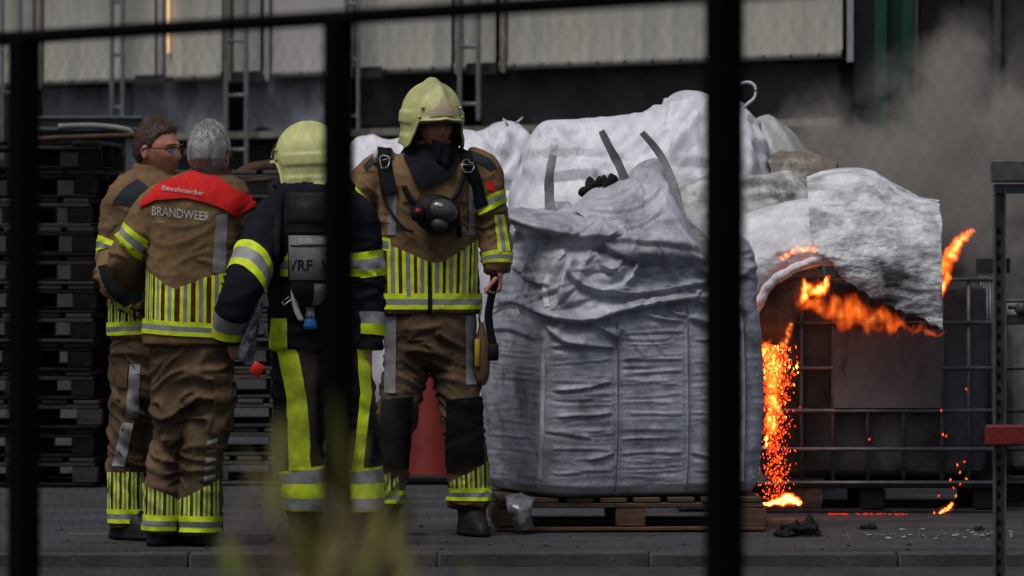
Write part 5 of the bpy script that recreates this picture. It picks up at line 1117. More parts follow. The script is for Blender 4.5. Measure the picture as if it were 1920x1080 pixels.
rB, bB = heap_bag('bulk_bag', 'big white bulk bag with a peaked top and loop behind the silver bag', [(958, 900), (958, 420), (962, 340), (985, 300), (1000, 262), (1012, 240), (1035, 231), (1080, 227), (1130, 229), (1185, 221), (1232, 208), (1242, 192), (1256, 178), (1290, 174), (1330, 177), (1368, 178), (1392, 190), (1404, 214), (1418, 250), (1438, 288), (1452, 340), (1460, 480), (1462, 900)], 28.3, .62, .01, WHITE, 8.0,
    [([(1345, 196), (1305, 226), (1272, 262), (1255, 292)], 7, .060), ([(1300, 185), (1276, 225), (1252, 270)], 6, .035), ([(1385, 205), (1390, 260), (1400, 330)], 8, .03), ([(985, 300), (1050, 292), (1120, 296), (1200, 310)], 9, .035), ([(1000, 345), (1080, 335), (1160, 345), (1240, 340)], 10, .03), ([(1180, 235), (1150, 262), (1090, 275)], 8, .02), ([(1250, 300), (1300, 310), (1350, 300)], 8, .025), ([(1010, 255), (1040, 260), (1100, 250)], 6, .02), ([(1262, 185), (1250, 225), (1225, 265), (1180, 290)], 6, .032), ([(1330, 182), (1322, 230), (1330, 300), (1345, 350)], 7, .035), ([(1365, 190), (1362, 240), (1375, 300)], 5, .025), ([(1405, 225), (1410, 270), (1432, 320)], 6, .025), ([(1020, 240), (1005, 290), (985, 330)], 6, .025), ([(1060, 300), (1120, 318), (1190, 322), (1260, 318)], 6, .022), ([(1090, 236), (1140, 246), (1200, 236)], 5, .014), ([(1200, 250), (1160, 290), (1110, 310)], 5, .018), ([(1270, 300), (1290, 340), (1330, 360)], 6, .02)] + fan(1330, 170, 25, 165, 15, 20, 190, 4) + fan(1010, 232, 5, 75, 8, 25, 170, 9) + fan(1180, 400, 185, 350, 9, 40, 160, 12), .026)
G = Geo(); G.tube(cr([tuple(P(x, y, 28.1)) for x, y in ((1352, 190), (1366, 170), (1384, 158), (1404, 154), (1416, 163), (1415, 182), (1402, 194), (1388, 206))], 40), .0135, 8, flat=.5); gpart('lifting_loop', G, [WHITE], rB, bB)
heap_bag('bulk_bag', 'grey-white rounded bulk bag at the edge of the smoke', [(1396, 900), (1396, 300), (1402, 232), (1425, 216), (1455, 224), (1485, 246), (1508, 280), (1524, 320), (1534, 400), (1538, 900)], 29.6, .45, .01, woven('dull_white_woven', (.44, .45, .47), (.33, .34, .36)), 12.0, [([(1440, 222), (1470, 260), (1490, 310)], 6, .02), ([(1420, 225), (1440, 270), (1452, 320)], 6, .02)], .02)
BURNT = material('scorched_tan_cloth', (.24, .20, .16), (.12, .10, .08), .85, 6, .5, 40, stain=(.40, .39, .38), stain_scale=4, stain_lo=.5, stain_hi=.65)
ASH = material('mottled_ash', (.52, .53, .54), (.18, .185, .19), .9, 9, .8, 40, lo=.38, hi=.6, stain=(.05, .05, .05), stain_scale=6, stain_lo=.58, stain_hi=.7)
heap_bag('ash_heap', 'mottled grey ash-covered heap between the silver bag and the foam-covered tank', [(1268, 900), (1270, 380), (1282, 346), (1320, 334), (1370, 331), (1410, 336), (1450, 326), (1480, 322), (1505, 340), (1522, 352), (1530, 420), (1532, 900)], 27.4, .35, .01, ASH, 18.0, [([(1300, 360), (1380, 352), (1440, 350), (1500, 362)], 6, .03), ([(1390, 380), (1450, 372), (1500, 370)], 5, .02)], .03, .5, 'ash heap')

# ------------------------------------------------------------------ the burning tank in its cage
def ibc(name, px0, px1, Y0, label, top_y, burnt=True, deep=1.0):
    x0, x1 = P(px0, 0, Y0).x, P(px1, 0, Y0).x; w = x1 - x0; xc = (x0 + x1) / 2; zt = P(0, top_y, Y0).z; base = Vector((xc, Y0 + deep / 2, 0)); r = empty(name, base); tag(r, label, 'tank')
    PL = material('sooty_tank_plastic', (.075, .085, .097), (.030, .034, .039), .5, 3, .1, 30, stretch=(1, 1, .35), stain=(.012, .012, .013), stain_scale=2.2, stain_lo=.45, stain_hi=.62) if burnt else material('pale_tank_plastic', (.26, .26, .27), (.18, .18, .19), .5, 3, stretch=(1, 1, .35))
    n = 96; th = np.linspace(0, 2 * np.pi, n, endpoint=False); e = 2 / 9; ca = np.sign(np.cos(th)) * np.abs(np.cos(th)) ** e; sa = np.sign(np.sin(th)) * np.abs(np.sin(th)) ** e; rows = []
    for z, k in ((.16, .90), (.18, .96), (.24, .975), (.6, .985), (zt - .10, .975), (zt - .05, .95), (zt - .03, .88)): rows.append(np.stack([xc + w / 2 * k * ca * .97, Y0 + deep / 2 + deep / 2 * k * sa * .95, np.full(n, z)], 1))
    g = cr(np.array(rows).reshape(len(rows), -1), 40).reshape(40, n, 3); G = Geo(); G.grid(g, True, True, True); me = G.mesh(); a = arr(me); nn = nrm(me); setco(me, a + nn * (noise(a * 4)[:, None] * .012 + (np.sin(a[:, 0:1] * 26) * .006) * (np.abs(nn[:, 1:2]) > .6))); part('tank', me, [PL], r, base)
    BAR = material('sooty_cage_steel', (.16, .175, .19), (.07, .078, .085), .5, 8, metal=.4)
    for py in (top_y + 4, 605, 690, 770, 842, 905):
        z = P(0, py, Y0).z; G = Geo(); G.tube([(x0, Y0 - .012, z), (x1, Y0 - .012, z)], .0095, 8); gpart('cage_bar', G, [BAR], r, base)
        for xx in (x0, x1): G = Geo(); G.tube([(xx, Y0 - .012, z), (xx, Y0 + deep, z)], .0095, 8); gpart('cage_bar', G, [BAR], r, base)
    for px in ([px0, 1447, 1503, 1562, 1627, 1694, 1766, 1816, px1] if burnt else np.linspace(px0, px1, 8)):
        x = P(px, 0, Y0).x; G = Geo(); G.tube([(x, Y0, .13), (x, Y0, zt)], .0095, 8); gpart('cage_bar', G, [BAR], r, base)
    for k in np.linspace(.15, .85, 5): G = Geo(); G.tube([(x1, Y0 + deep * k, .13), (x1, Y0 + deep * k, zt)], .009, 8); gpart('cage_bar', G, [BAR], r, base)
    G = Geo(); G.box((xc, Y0 + deep / 2, .125), (w + .02, deep, .03), None, .006); gpart('base_deck', G, [MT['darksteel']], r, base, False)
    for sx in (-.46, 0, .46):
        for sy in (.06, .5, .94): G = Geo(); G.box((xc + sx * w, Y0 + deep * sy, .055), (.12, .1, .108), None, .01); gpart('foot', G, [MT['rubber']], r, base, False)
    for sy in (.06, .94): G = Geo(); G.box((xc, Y0 + deep * sy, .010), (w, .1, .014)); gpart('runner', G, [MT['darksteel']], r, base, False)
    return r, base
ri, bi = ibc('caged_tank', 1404, 1868, 26.95, 'burning caged liquid tank with sooty plastic behind a steel bar cage', 520)
def plate(px0, px1, py0, py1, Yq, mat):
    a, b = P(px0, py0, Yq), P(px1, py1, Yq); G = Geo(); n = 24; xs = np.linspace(a.x, b.x, n); zs = np.linspace(a.z, b.z, 18); X, Z = np.meshgrid(xs, zs); f = noise(np.stack([X.ravel() * 4, Z.ravel() * 4, X.ravel() * 0], 1)).reshape(X.shape) * .006
    A = np.stack([X, Yq + f, Z], -1); B = A + np.array((0, .003, 0)); G.grid(A); G.grid(B[:, ::-1]); return G
gpart('data_plate', plate(1563, 1765, 617, 765, 26.925, None), [material('sooty_plate', (.135, .135, .150), (.09, .09, .10), .55, 3, .05, 30, stain=(.035, .035, .038), stain_scale=5, stain_lo=.56, stain_hi=.68, stain_stretch=(1.6, 1, .7))], ri, bi)
rj, bj = ibc('caged_tank', 1884, 2240, 27.6, 'pale caged tank cut off by the right edge, behind the steel post', 560, False)

# ------------------------------------------------------------------ foam-white fire blanket and the burst bag over the tank
def crust(name, wcol, dcol, scale=9, lo=.40, hi=.56, stretch=(1, 1, 2.6)):
    "foam-white crust with soot where the mesh carries the attribute char"
    m = material(name, wcol, dcol, .75, scale, .7, 30, lo=lo, hi=hi, stretch=stretch, detail=9, bdist=.02); N = m.node_tree.nodes; L = m.node_tree.links; b = N['Principled BSDF']
    at = N.new('ShaderNodeAttribute'); at.attribute_name = 'char'; nz = N.new('ShaderNodeTexNoise'); nz.inputs['Scale'].default_value = 11; nz.inputs['Detail'].default_value = 8; tc = N.new('ShaderNodeTexCoord'); L.new(tc.outputs['Object'], nz.inputs['Vector'])
    ad = N.new('ShaderNodeMath'); ad.operation = 'MULTIPLY_ADD'; L.new(nz.outputs['Fac'], ad.inputs[0]); ad.inputs[1].default_value = 2.2; ad.inputs[2].default_value = -1.35
    a2 = N.new('ShaderNodeMath'); a2.operation = 'ADD'; L.new(ad.outputs[0], a2.inputs[0]); L.new(at.outputs['Fac'], a2.inputs[1]); a2.use_clamp = True
    src = b.inputs['Base Color'].links[0].from_socket; mx = N.new('ShaderNodeMix'); mx.data_type = 'RGBA'; L.new(a2.outputs[0], mx.inputs['Factor']); L.new(src, mx.inputs['A']); mx.inputs['B'].default_value = (.035, .037, .04, 1); L.new(mx.outputs['Result'], b.inputs['Base Color']); return m
FOAM = crust('foam_crust', (.68, .70, .74), (.30, .31, .34), 6, .36, .56, (1, 1, 1.7))
FOAM2 = crust('burst_bag_cloth', (.70, .71, .76), (.46, .47, .51), 6, .35, .6, (1, 1, 1))
def draped(rows, nu, nv, amp, seed, thick, chars=(), streak=(4, 4, 10), rag=0.0):
    R = np.array([[tuple(P(x, y, Yq)) for x, y in r] for r, Yq in rows]); m, k = R.shape[:2]
    A = cr(R.reshape(m, -1), nv).reshape(nv, k, 3); A = cr(A.transpose(1, 0, 2).reshape(k, -1), nu).reshape(nu, nv, 3).transpose(1, 0, 2)
    n = np.cross(np.gradient(A, axis=1), np.gradient(A, axis=0)); n /= np.linalg.norm(n, axis=2, keepdims=True) + 1e-9
    if n[..., 1].mean() > 0: n = -n
    q = A.reshape(-1, 3); f = noise(q * 3.2 + seed) * amp * 1.3 + noise(q * np.array(streak) + seed) * amp * .9 + (ridge(q * np.array(streak) * 1.7 + seed) - .5) * amp * .55 + noise(q * 44 + seed) * amp * .22
    A = A + n * f.reshape(nv, nu)[..., None]
    if rag: A[-1, :, 2] += noise(A[-1] * 26) * rag; A[:, -1, 0] += noise(A[:, -1] * 11) * rag * .5
    B = A - n * thick; G = Geo()
    for r in (A, B[:, ::-1], np.stack([A[0], B[0]])[::-1], np.stack([A[-1], B[-1]]), np.stack([A[:, 0], B[:, 0]]), np.stack([A[:, -1], B[:, -1]])[::-1]): G.grid(r)
    me = G.mesh(); bm = bmesh.new(); bm.from_mesh(me); bmesh.ops.remove_doubles(bm, verts=bm.verts, dist=.0006); bmesh.ops.recalc_face_normals(bm, faces=bm.faces); bm.to_mesh(me); bm.free()
    me.polygons.foreach_set('use_smooth', [True] * len(me.polygons)); a = arr(me); ch = np.zeros(len(a)); Yq = rows[len(rows) // 2][1]; px = a[:, 0] * FPX / Yq + 960; py = (EYE - a[:, 2]) * FPX / Yq + HORIZON
    for x, y, rx, ry, s in chars: ch += s * np.exp(-((px - x) / rx) ** 2 - ((py - y) / ry) ** 2)
    at = me.attributes.new('char', 'FLOAT', 'POINT'); at.data.foreach_set('value', ch); return me
bl = empty('fire_blanket', P(1640, 615, 26.6)); bb_ = Vector(bl.location); tag(bl, 'foam-white fire blanket with soot patches draped over the burning tank', 'fire blanket')
me = draped([([(1512, 350), (1560, 338), (1600, 332), (1640, 335), (1680, 360), (1722, 384), (1762, 392)], 27.7), ([(1513, 334), (1558, 321), (1600, 316), (1640, 320), (1682, 348), (1722, 370), (1758, 379)], 27.25), ([(1515, 366), (1568, 358), (1618, 356), (1664, 372), (1700, 385), (1735, 393), (1764, 396)], 26.85), ([(1519, 425), (1570, 428), (1620, 430), (1666, 436), (1702, 441), (1736, 446), (1766, 448)], 26.68), ([(1532, 470), (1576, 488), (1626, 502), (1672, 512), (1706, 521), (1738, 526), (1767, 530)], 26.6), ([(1552, 492), (1594, 530), (1642, 560), (1682, 579), (1712, 591), (1742, 603), (1767, 614)], 26.62)],
    150, 150, .015, 4.0, .010, [(1682, 528, 52, 44, 1.15), (1640, 500, 40, 20, .5), (1722, 470, 44, 26, .6), (1650, 440, 30, 16, .35), (1690, 355, 26, 14, .5), (1640, 570, 60, 12, .6), (1745, 410, 20, 20, .4), (1570, 515, 20, 26, .5), (1600, 538, 26, 9, .8), (1650, 566, 30, 9, .8), (1705, 590, 30, 9, .7), (1764, 560, 6, 40, .5)], rag=.05)
part('blanket', me, [FOAM], bl, bb_)
bu = empty('burst_bag', P(1450, 640, 26.7)); bu_b = Vector(bu.location); tag(bu, 'burst white bag with rolled scorched rim slumped against the burning tank', 'burnt bag')
me = draped([([(1378, 440), (1392, 418), (1430, 405), (1480, 394), (1520, 388)], 27.6), ([(1380, 424), (1394, 402), (1430, 390), (1480, 378), (1520, 372)], 27.15), ([(1379, 455), (1398, 432), (1440, 420), (1482, 412), (1522, 406)], 26.85), ([(1379, 505), (1402, 482), (1440, 468), (1486, 456), (1528, 450)], 26.72), ([(1382, 550), (1403, 528), (1434, 503), (1480, 478), (1534, 468)], 26.70), ([(1392, 610), (1408, 570), (1430, 535), (1474, 500), (1545, 484)], 26.72), ([(1402, 640), (1414, 590), (1434, 552), (1476, 516), (1545, 494)], 26.78)],
    100, 110, .010, 11.0, .008, [(1475, 478, 26, 10, 1.1), (1430, 520, 22, 12, .5), (1405, 560, 10, 30, .4)], (5, 5, 5)); part('bag_cloth', me, [FOAM2], bu, bu_b)
G = Geo(); pts = cr([tuple(P(x, y, 26.68)) for x, y in ((1414, 646), (1412, 606), (1424, 565), (1448, 530), (1484, 506), (1524, 492), (1560, 490))], 60); G.tube(pts, .022 + .003 * noise(pts * 12), 14); me = G.mesh(); a = arr(me); n = nrm(me); setco(me, a + n * ((ridge(a * np.array([8, 8, 20])) - .5) * .008 + noise(a * 40) * .003)[:, None]); at = me.attributes.new('char', 'FLOAT', 'POINT'); at.data.foreach_set('value', np.full(len(a), .1)); part('rolled_rim', me, [FOAM2], bu, bu_b)
me = draped([([(1424, 560), (1455, 536), (1490, 520), (1512, 520)], 26.80), ([(1416, 590), (1452, 572), (1485, 562), (1510, 566)], 26.78), ([(1414, 620), (1446, 608), (1475, 602), (1492, 604)], 26.8), ([(1418, 650), (1440, 642), (1462, 645), (1478, 650)], 26.84)], 60, 60, .014, 21.0, .006, [(1440, 560, 20, 20, .4)], (6, 6, 8), .02); part('hanging_flap', me, [material('charred_flap', (.10, .088, .075), (.035, .031, .028), .9, 7, .6, 40)], bu, bu_b)

me = draped([([(1436, 300), (1470, 290), (1510, 292), (1545, 303), (1572, 320)], 28.3), ([(1436, 292), (1470, 283), (1512, 285), (1546, 297), (1568, 308)], 28.05), ([(1440, 304), (1474, 300), (1512, 303), (1546, 308), (1570, 318)], 27.92), ([(1446, 322), (1480, 326), (1515, 328), (1548, 326), (1566, 330)], 27.86), ([(1440, 345), (1478, 350), (1512, 352), (1540, 350), (1556, 352)], 27.84)], 70, 60, .016, 15.0, .006, [(1560, 315, 20, 12, .5)], (6, 6, 14), .02)
q0 = P(1505, 352, 27.85); o = part('burnt_sheet', me, [BURNT], None, q0); o.location = q0; tag(o, 'scorched tan sheet lying between the peaked white bag and the smoke', 'burnt cloth')
# ------------------------------------------------------------------ fire
def chain(pts, n):
    "many overlapping balls along a curve of (px, py, Y, rx, ry, rz)"
    return [tuple(r) for r in cr(pts, n)]
def flame_volume(name, blobs, label, strength=40.0, seed=0.0, wob=.03, nscale=16.0, cut=.25, hot=.7):
    "soft burning gas: glowing volume, thickest along the given balls, torn by noise"
    G = Geo(); cs = []
    for px, py, Yq, rx, ry, rz in blobs:
        p = P(px, py, Yq); G.ball(tuple(p), (rx + wob, ry + wob, rz + wob), 12, 8); cs.append((np.array(p), np.array((rx, ry, rz))))
    me = remesh(G, .012, 0); base = P(*blobs[0][:3])
    m = bpy.data.materials.new('flame_gas'); m.use_nodes = True; N = m.node_tree.nodes; L = m.node_tree.links
    for n in list(N): N.remove(n)
    def math_(op, a=None, b=None, c=None, clamp=False):
        x = N.new('ShaderNodeMath'); x.operation = op; x.use_clamp = clamp
        for i, q in enumerate((a, b, c)):
            if q is None: continue
            if isinstance(q, (int, float)): x.inputs[i].default_value = q
            else: L.new(q, x.inputs[i])
        return x.outputs[0]
    out = N.new('ShaderNodeOutputMaterial'); em = N.new('ShaderNodeEmission'); L.new(em.outputs[0], out.inputs['Volume']); tc = N.new('ShaderNodeTexCoord')
    ms = N.new('ShaderNodeMapping'); ms.inputs['Location'].default_value = (seed * 3, seed * 1.7, seed * 2.3); ms.inputs['Scale'].default_value = (1, 1, .55); L.new(tc.outputs['Object'], ms.inputs[0])
    nz = N.new('ShaderNodeTexNoise'); nz.inputs['Scale'].default_value = nscale; nz.inputs['Detail'].default_value = 4; L.new(ms.outputs[0], nz.inputs['Vector'])
    sb_ = N.new('ShaderNodeVectorMath'); sb_.operation = 'SUBTRACT'; L.new(nz.outputs['Color'], sb_.inputs[0]); sb_.inputs[1].default_value = (.5, .5, .5)
    ma = N.new('ShaderNodeVectorMath'); ma.operation = 'MULTIPLY_ADD'; L.new(sb_.outputs[0], ma.inputs[0]); ma.inputs[1].default_value = (wob * 3.4,) * 3; L.new(tc.outputs['Object'], ma.inputs[2])
    last = None
    for c, r in cs:
        mp = N.new('ShaderNodeMapping'); mp.inputs['Scale'].default_value = tuple(1 / r); mp.inputs['Location'].default_value = tuple(-(c - np.array(base)) / r); L.new(ma.outputs[0], mp.inputs[0])
        dt = N.new('ShaderNodeVectorMath'); dt.operation = 'DOT_PRODUCT'; L.new(mp.outputs[0], dt.inputs[0]); L.new(mp.outputs[0], dt.inputs[1])
        f = math_('SUBTRACT', 1.0, dt.outputs['Value'], clamp=True); last = f if last is None else math_('MAXIMUM', last, f)
    n2 = N.new('ShaderNodeTexNoise'); n2.inputs['Scale'].default_value = nscale * 2.2; n2.inputs['Detail'].default_value = 3; L.new(ms.outputs[0], n2.inputs['Vector'])
    v = math_('MULTIPLY_ADD', n2.outputs['Fac'], 1.3, -.65 - cut); v = math_('ADD', last, v, clamp=True)
    rp = N.new('ShaderNodeValToRGB'); e = rp.color_ramp.elements; e[0].position = 0; e[0].color = (.7, .02, .002, 1); e[1].position = 1; e[1].color = (1, .62, .16, 1); k = e.new(.35); k.color = (1, .075, .004, 1); k = e.new(hot); k.color = (1, .20, .012, 1)
    L.new(v, rp.inputs[0]); L.new(rp.outputs[0], em.inputs['Color']); L.new(math_('MULTIPLY', math_('POWER', v, 1.5), strength), em.inputs['Strength'])
    o = part(name, me, [m], None, base); o.location = base; tag(o, label, 'flame', 'flames on the burning tank'); return o
flame_volume('flame', chain([(1506, 556, 26.74, .03, .03, .035), (1508, 535, 26.74, .02, .03, .04), (1526, 548, 26.74, .05, .04, .03), (1545, 540, 26.74, .03, .04, .05), (1550, 524, 26.74, .018, .03, .03)], 9), 'bright yellow flame under the rolled rim of the burst bag', 90, 1.0, .018, 18, .12, .55)
flame_volume('flame', chain([(1512, 568, 26.78, .05, .04, .04), (1562, 576, 26.78, .08, .04, .075), (1606, 590, 26.77, .09, .04, .08), (1654, 602, 26.75, .085, .04, .055), (1704, 614, 26.74, .08, .03, .032), (1752, 620, 26.73, .05, .03, .010)], 11), 'orange fire glowing under the lower edge of the blanket', 22, 2.0, .05, 13, .20, .85)
flame_volume('flame', chain([(1770, 540, 26.9, .02, .03, .05), (1774, 500, 26.88, .04, .04, .06), (1786, 472, 26.87, .045, .04, .055), (1803, 450, 26.86, .032, .03, .04), (1816, 436, 26.85, .024, .03, .03), (1828, 432, 26.85, .014, .02, .016)], 10), 'orange flame licking out to the right of the blanket', 75, 3.0, .024, 16, .18)
flame_volume('flame', chain([(1466, 484, 26.62, .025, .02, .012), (1484, 474, 26.6, .03, .02, .020), (1506, 466, 26.59, .035, .02, .018), (1524, 470, 26.59, .02, .02, .02)], 6), 'small flame breaking through a hole in the burst bag', 90, 4.0, .014, 22, .1)
flame_volume('flame', chain([(1407, 545, 26.62, .008, .02, .02), (1408, 575, 26.62, .013, .02, .04), (1412, 610, 26.62, .008, .02, .03)], 5), 'thin flame showing between the silver bag and the burst bag', 45, 5.0, .012, 20, .05)
flame_volume('flame', chain([(1482, 608, 26.8, .012, .02, .02), (1478, 626, 26.8, .018, .02, .03), (1468, 646, 26.8, .025, .02, .025)], 5), 'small flame below the scorched hanging flap', 45, 6.0, .014, 20, .1)
flame_volume('flame', chain([(1434, 945, 26.5, .03, .03, .010), (1456, 943, 26.5, .045, .03, .014), (1476, 936, 26.5, .045, .03, .030), (1496, 944, 26.5, .025, .03, .012)], 7), 'pool of yellow fire on the ground beside the pallet', 200, 7.0, .012, 20, .05, .5)
flame_volume('flame', chain([(1762, 960, 26.6, .014, .02, .007), (1775, 955, 26.6, .022, .02, .014), (1786, 946, 26.6, .01, .02, .012)], 5), 'small yellow fire on the ground in front of the tank', 130, 8.0, .008, 24, .0, .5)
flame_volume('flame', chain([(1420, 655, 26.62, .025, .04, .05), (1446, 668, 26.62, .05, .04, .06), (1452, 715, 26.62, .05, .04, .09), (1446, 790, 26.62, .035, .04, .10)], 7), 'orange fire pouring down at the head of the spark shower', 95, 9.0, .03, 30, .20)
# shower of burning drops: uncountable
EM = [emitter('spark_red', (1, .04, .006), 1.5), emitter('spark_orange', (1, .10, .010), 2.4), emitter('spark_yellow', (1, .40, .06), 4.5)]
G = Geo(); rs = np.random.RandomState(4)
def drop(px, py, Yq, L, w, ang, mi):
    p = np.array(P(px, py, Yq)); d = np.array((math.sin(ang), 0, -math.cos(ang))); s = np.array((math.cos(ang), 0, math.sin(ang))); b = np.array((0, 1.0, 0))
    G.add([p - d * L, p + s * w, p + b * w, p - s * w, p - b * w, p + d * L * .7], [(0, 1, 2), (0, 2, 3), (0, 3, 4), (0, 4, 1), (5, 2, 1), (5, 3, 2), (5, 4, 3), (5, 1, 4)], mi)
for k in range(1500):
    t = rs.rand() ** 1.75; py = 650 + t * 290; wd = np.interp(t, [0, .15, .5, .8, 1], [26, 34, 26, 24, 30]); cxp = np.interp(t, [0, .3, .6, 1], [1446, 1452, 1452, 1460]); px = cxp + rs.normal() * wd * .55
    px = np.clip(px, 1417, 1500); mi = 2 if rs.rand() < .16 * (1 - t) ** 2 + .015 else (1 if rs.rand() < .40 else 0); drop(px, py, 26.5 + rs.rand() * .3, rs.uniform(.003, .011) * (1.2 - .4 * t), rs.uniform(.0015, .0040), rs.normal() * .35, mi)
for x, y in ((1494, 688), (1436, 824), (1437, 834), (1438, 822)): drop(x, y, 26.5, .016, .007, 0, 2)
sp = G.build('spark_shower', EM); tag(sp, 'shower of red and yellow burning drops falling beside the silver bag', 'sparks', kind='stuff')
G = Geo()
for x, y in ((1795, 872), (1808, 866), (1800, 886), (1812, 898), (1782, 900), (1768, 815), (1774, 818), (1765, 770), (1812, 730), (1788, 915), (1800, 908), (1630, 824), (1760, 930), (1792, 930), (1752, 962)):
    drop(x, y, 26.7, .009, .0045, rs.normal() * .6, 0 if rs.rand() < .7 else 1)
sp = G.build('sparks', EM); tag(sp, 'scattered red sparks drifting in front of the tank on the right', 'sparks', kind='stuff')
G = Geo()
for k in range(46):
    px = 1552 + 148 * rs.rand() ** 1.3; p = P(px, 964 + rs.normal() * 1.5, 26.75); G.ball((p.x, 26.6 + rs.rand() * .12, .006), (rs.uniform(.003, .010), .006, .003), 6, 4, mi=0)
em_ = G.build('glowing_embers', [emitter('dull_ember', (1, .03, .006), .7)]); tag(em_, 'thin line of red embers glowing on the ground under the tank', 'embers', kind='stuff')

# ------------------------------------------------------------------ charred debris on the ground
def lump(name, label, px, py, rx, ry, rz, seed, mat, cat='debris'):
    Yq = EYE * FPX / (py - HORIZON); x = P(px, 0, Yq).x; G = Geo(); G.ball((0, 0, rz * .35), (rx, ry, rz), 26, 16); me = G.mesh(); a = arr(me); n = nrm(me); a = a + n * ((ridge(a * (2.2 / rx) + seed) - .45) * rz * 1.3 + noise(a * (5 / rx) + seed) * rz * .9)[:, None]; a[:, 2] = np.maximum(a[:, 2], .001); setco(me, a)
    o = link(name, me, mat); o.location = (x, Yq, 0); tag(o, label, cat)
lump('charred_rag', 'jagged black charred rag on the ground in front of the pallet', 1502, 1004, .10, .05, .045, 1.0, CHAR)
lump('charred_scrap', 'small flat black charred scrap on the ground left of the ground fire', 1628, 992, .045, .03, .018, 5.0, CHAR)
lump('charred_rag', 'low black lump beside the jagged charred rag', 1470, 1006, .045, .04, .02, 9.0, CHAR)
lump('charred_scrap', 'black scrap lying near the foot of the steel post', 1835, 995, .02, .02, .012, 3.0, CHAR)
ASHP = material('pale_ash', (.42, .41, .40), (.25, .245, .24), .9, 20)
G = Geo()
for k in range(90):
    x = 1560 + 340 * rs.rand() ** .6; y = 1004 + rs.normal() * 5; Yq = EYE * FPX / (y - HORIZON); p = P(x, y, Yq); r_ = .0025 + .008 * rs.rand() ** 3; G.ball((p.x, Yq, r_ * .25), (r_ * 1.6, r_, r_ * .45), 6, 4)
o = G.build('ash_crumbs', ASHP); tag(o, 'pale ash crumbs strewn over the yard in front of the burning tank', 'ash', kind='stuff')

# ------------------------------------------------------------------ smoke
sc_ = P(1720, 280, 28.6); G = Geo(); bx0, bx1 = P(1395, 0, 28.6).x, P(2120, 0, 28.6).x; bz0, bz1 = P(0, 560, 28.6).z, P(0, -130, 28.6).z
smo = bpy.data.materials.new('smoke_gas'); smo.use_nodes = True; N = smo.node_tree.nodes; L = smo.node_tree.links
for n in list(N): N.remove(n)
out = N.new('ShaderNodeOutputMaterial'); pv = N.new('ShaderNodeVolumePrincipled'); pv.inputs['Color'].default_value = (.66, .61, .57, 1); pv.inputs['Anisotropy'].default_value = .1; L.new(pv.outputs[0], out.inputs['Volume']); tc = N.new('ShaderNodeTexCoord'); last = None
for px, py, rx, rz, wgt in ((1600, 330, .42, .36, 1.0), (1700, 330, .48, .40, 1.3), (1790, 400, .36, .40, 1.2), (1830, 300, .42, .50, 1.1), (1790, 190, .34, .42, .85), (1800, 110, .28, .32, .6), (1900, 420, .40, .60, 1.0), (1960, 250, .5, .7, .9), (1545, 250, .34, .34, .55), (1720, 200, .4, .4, .5)):
    c = np.array(P(px, py, 28.6)) - np.array(sc_); r = np.array((rx, .26, rz)); mp = N.new('ShaderNodeMapping'); mp.inputs['Scale'].default_value = tuple(1 / r); mp.inputs['Location'].default_value = tuple(-c / r); L.new(tc.outputs['Object'], mp.inputs[0])
    ln = N.new('ShaderNodeVectorMath'); ln.operation = 'LENGTH'; L.new(mp.outputs[0], ln.inputs[0]); f = N.new('ShaderNodeMapRange'); f.interpolation_type = 'SMOOTHSTEP'; f.inputs['From Min'].default_value = 1.0; f.inputs['From Max'].default_value = 0.1; f.inputs['To Min'].default_value = 0; f.inputs['To Max'].default_value = wgt; L.new(ln.outputs['Value'], f.inputs[0])
    if last is None: last = f.outputs[0]
    else: ad = N.new('ShaderNodeMath'); ad.operation = 'ADD'; L.new(last, ad.inputs[0]); L.new(f.outputs[0], ad.inputs[1]); last = ad.outputs[0]
nz = N.new('ShaderNodeTexNoise'); nz.inputs['Scale'].default_value = 4.2; nz.inputs['Detail'].default_value = 7; nz.inputs['Roughness'].default_value = .66; nz.inputs['Distortion'].default_value = .6; L.new(tc.outputs['Object'], nz.inputs['Vector'])
mr = N.new('ShaderNodeMapRange'); mr.inputs['From Min'].default_value = .34; mr.inputs['From Max'].default_value = .68; mr.inputs['To Min'].default_value = -.75; mr.inputs['To Max'].default_value = .75; L.new(nz.outputs['Fac'], mr.inputs[0])
mq = N.new('ShaderNodeMath'); mq.operation = 'MULTIPLY_ADD'; L.new(last, mq.inputs[0]); mq.inputs[1].default_value = 1.0; L.new(mr.outputs[0], mq.inputs[2]); mq2 = N.new('ShaderNodeMath'); mq2.operation = 'MAXIMUM'; L.new(mq.outputs[0], mq2.inputs[0]); mq2.inputs[1].default_value = 0.0; mw = N.new('ShaderNodeMath'); mw.operation = 'MULTIPLY'; mw.use_clamp = True; L.new(last, mw.inputs[0]); mw.inputs[1].default_value = 2.2; mu = N.new('ShaderNodeMath'); mu.operation = 'MULTIPLY'; L.new(mq2.outputs[0], mu.inputs[0]); L.new(mw.outputs[0], mu.inputs[1]); m2 = N.new('ShaderNodeMath'); m2.operation = 'MULTIPLY'; L.new(mu.outputs[0], m2.inputs[0]); m2.inputs[1].default_value = 5.5; L.new(m2.outputs[0], pv.inputs['Density'])
G.box((0, 0, 0), (bx1 - bx0, 1.2, bz1 - bz0)); so = G.build('smoke', smo, None, False); so.location = ((bx0 + bx1) / 2, 28.75, (bz0 + bz1) / 2)
me = so.data; off = Vector(so.location) - sc_; me.transform(Matrix.Translation(off)); so.location = sc_; tag(so, 'brown-grey smoke drifting up behind the burning tank', 'smoke', kind='stuff')

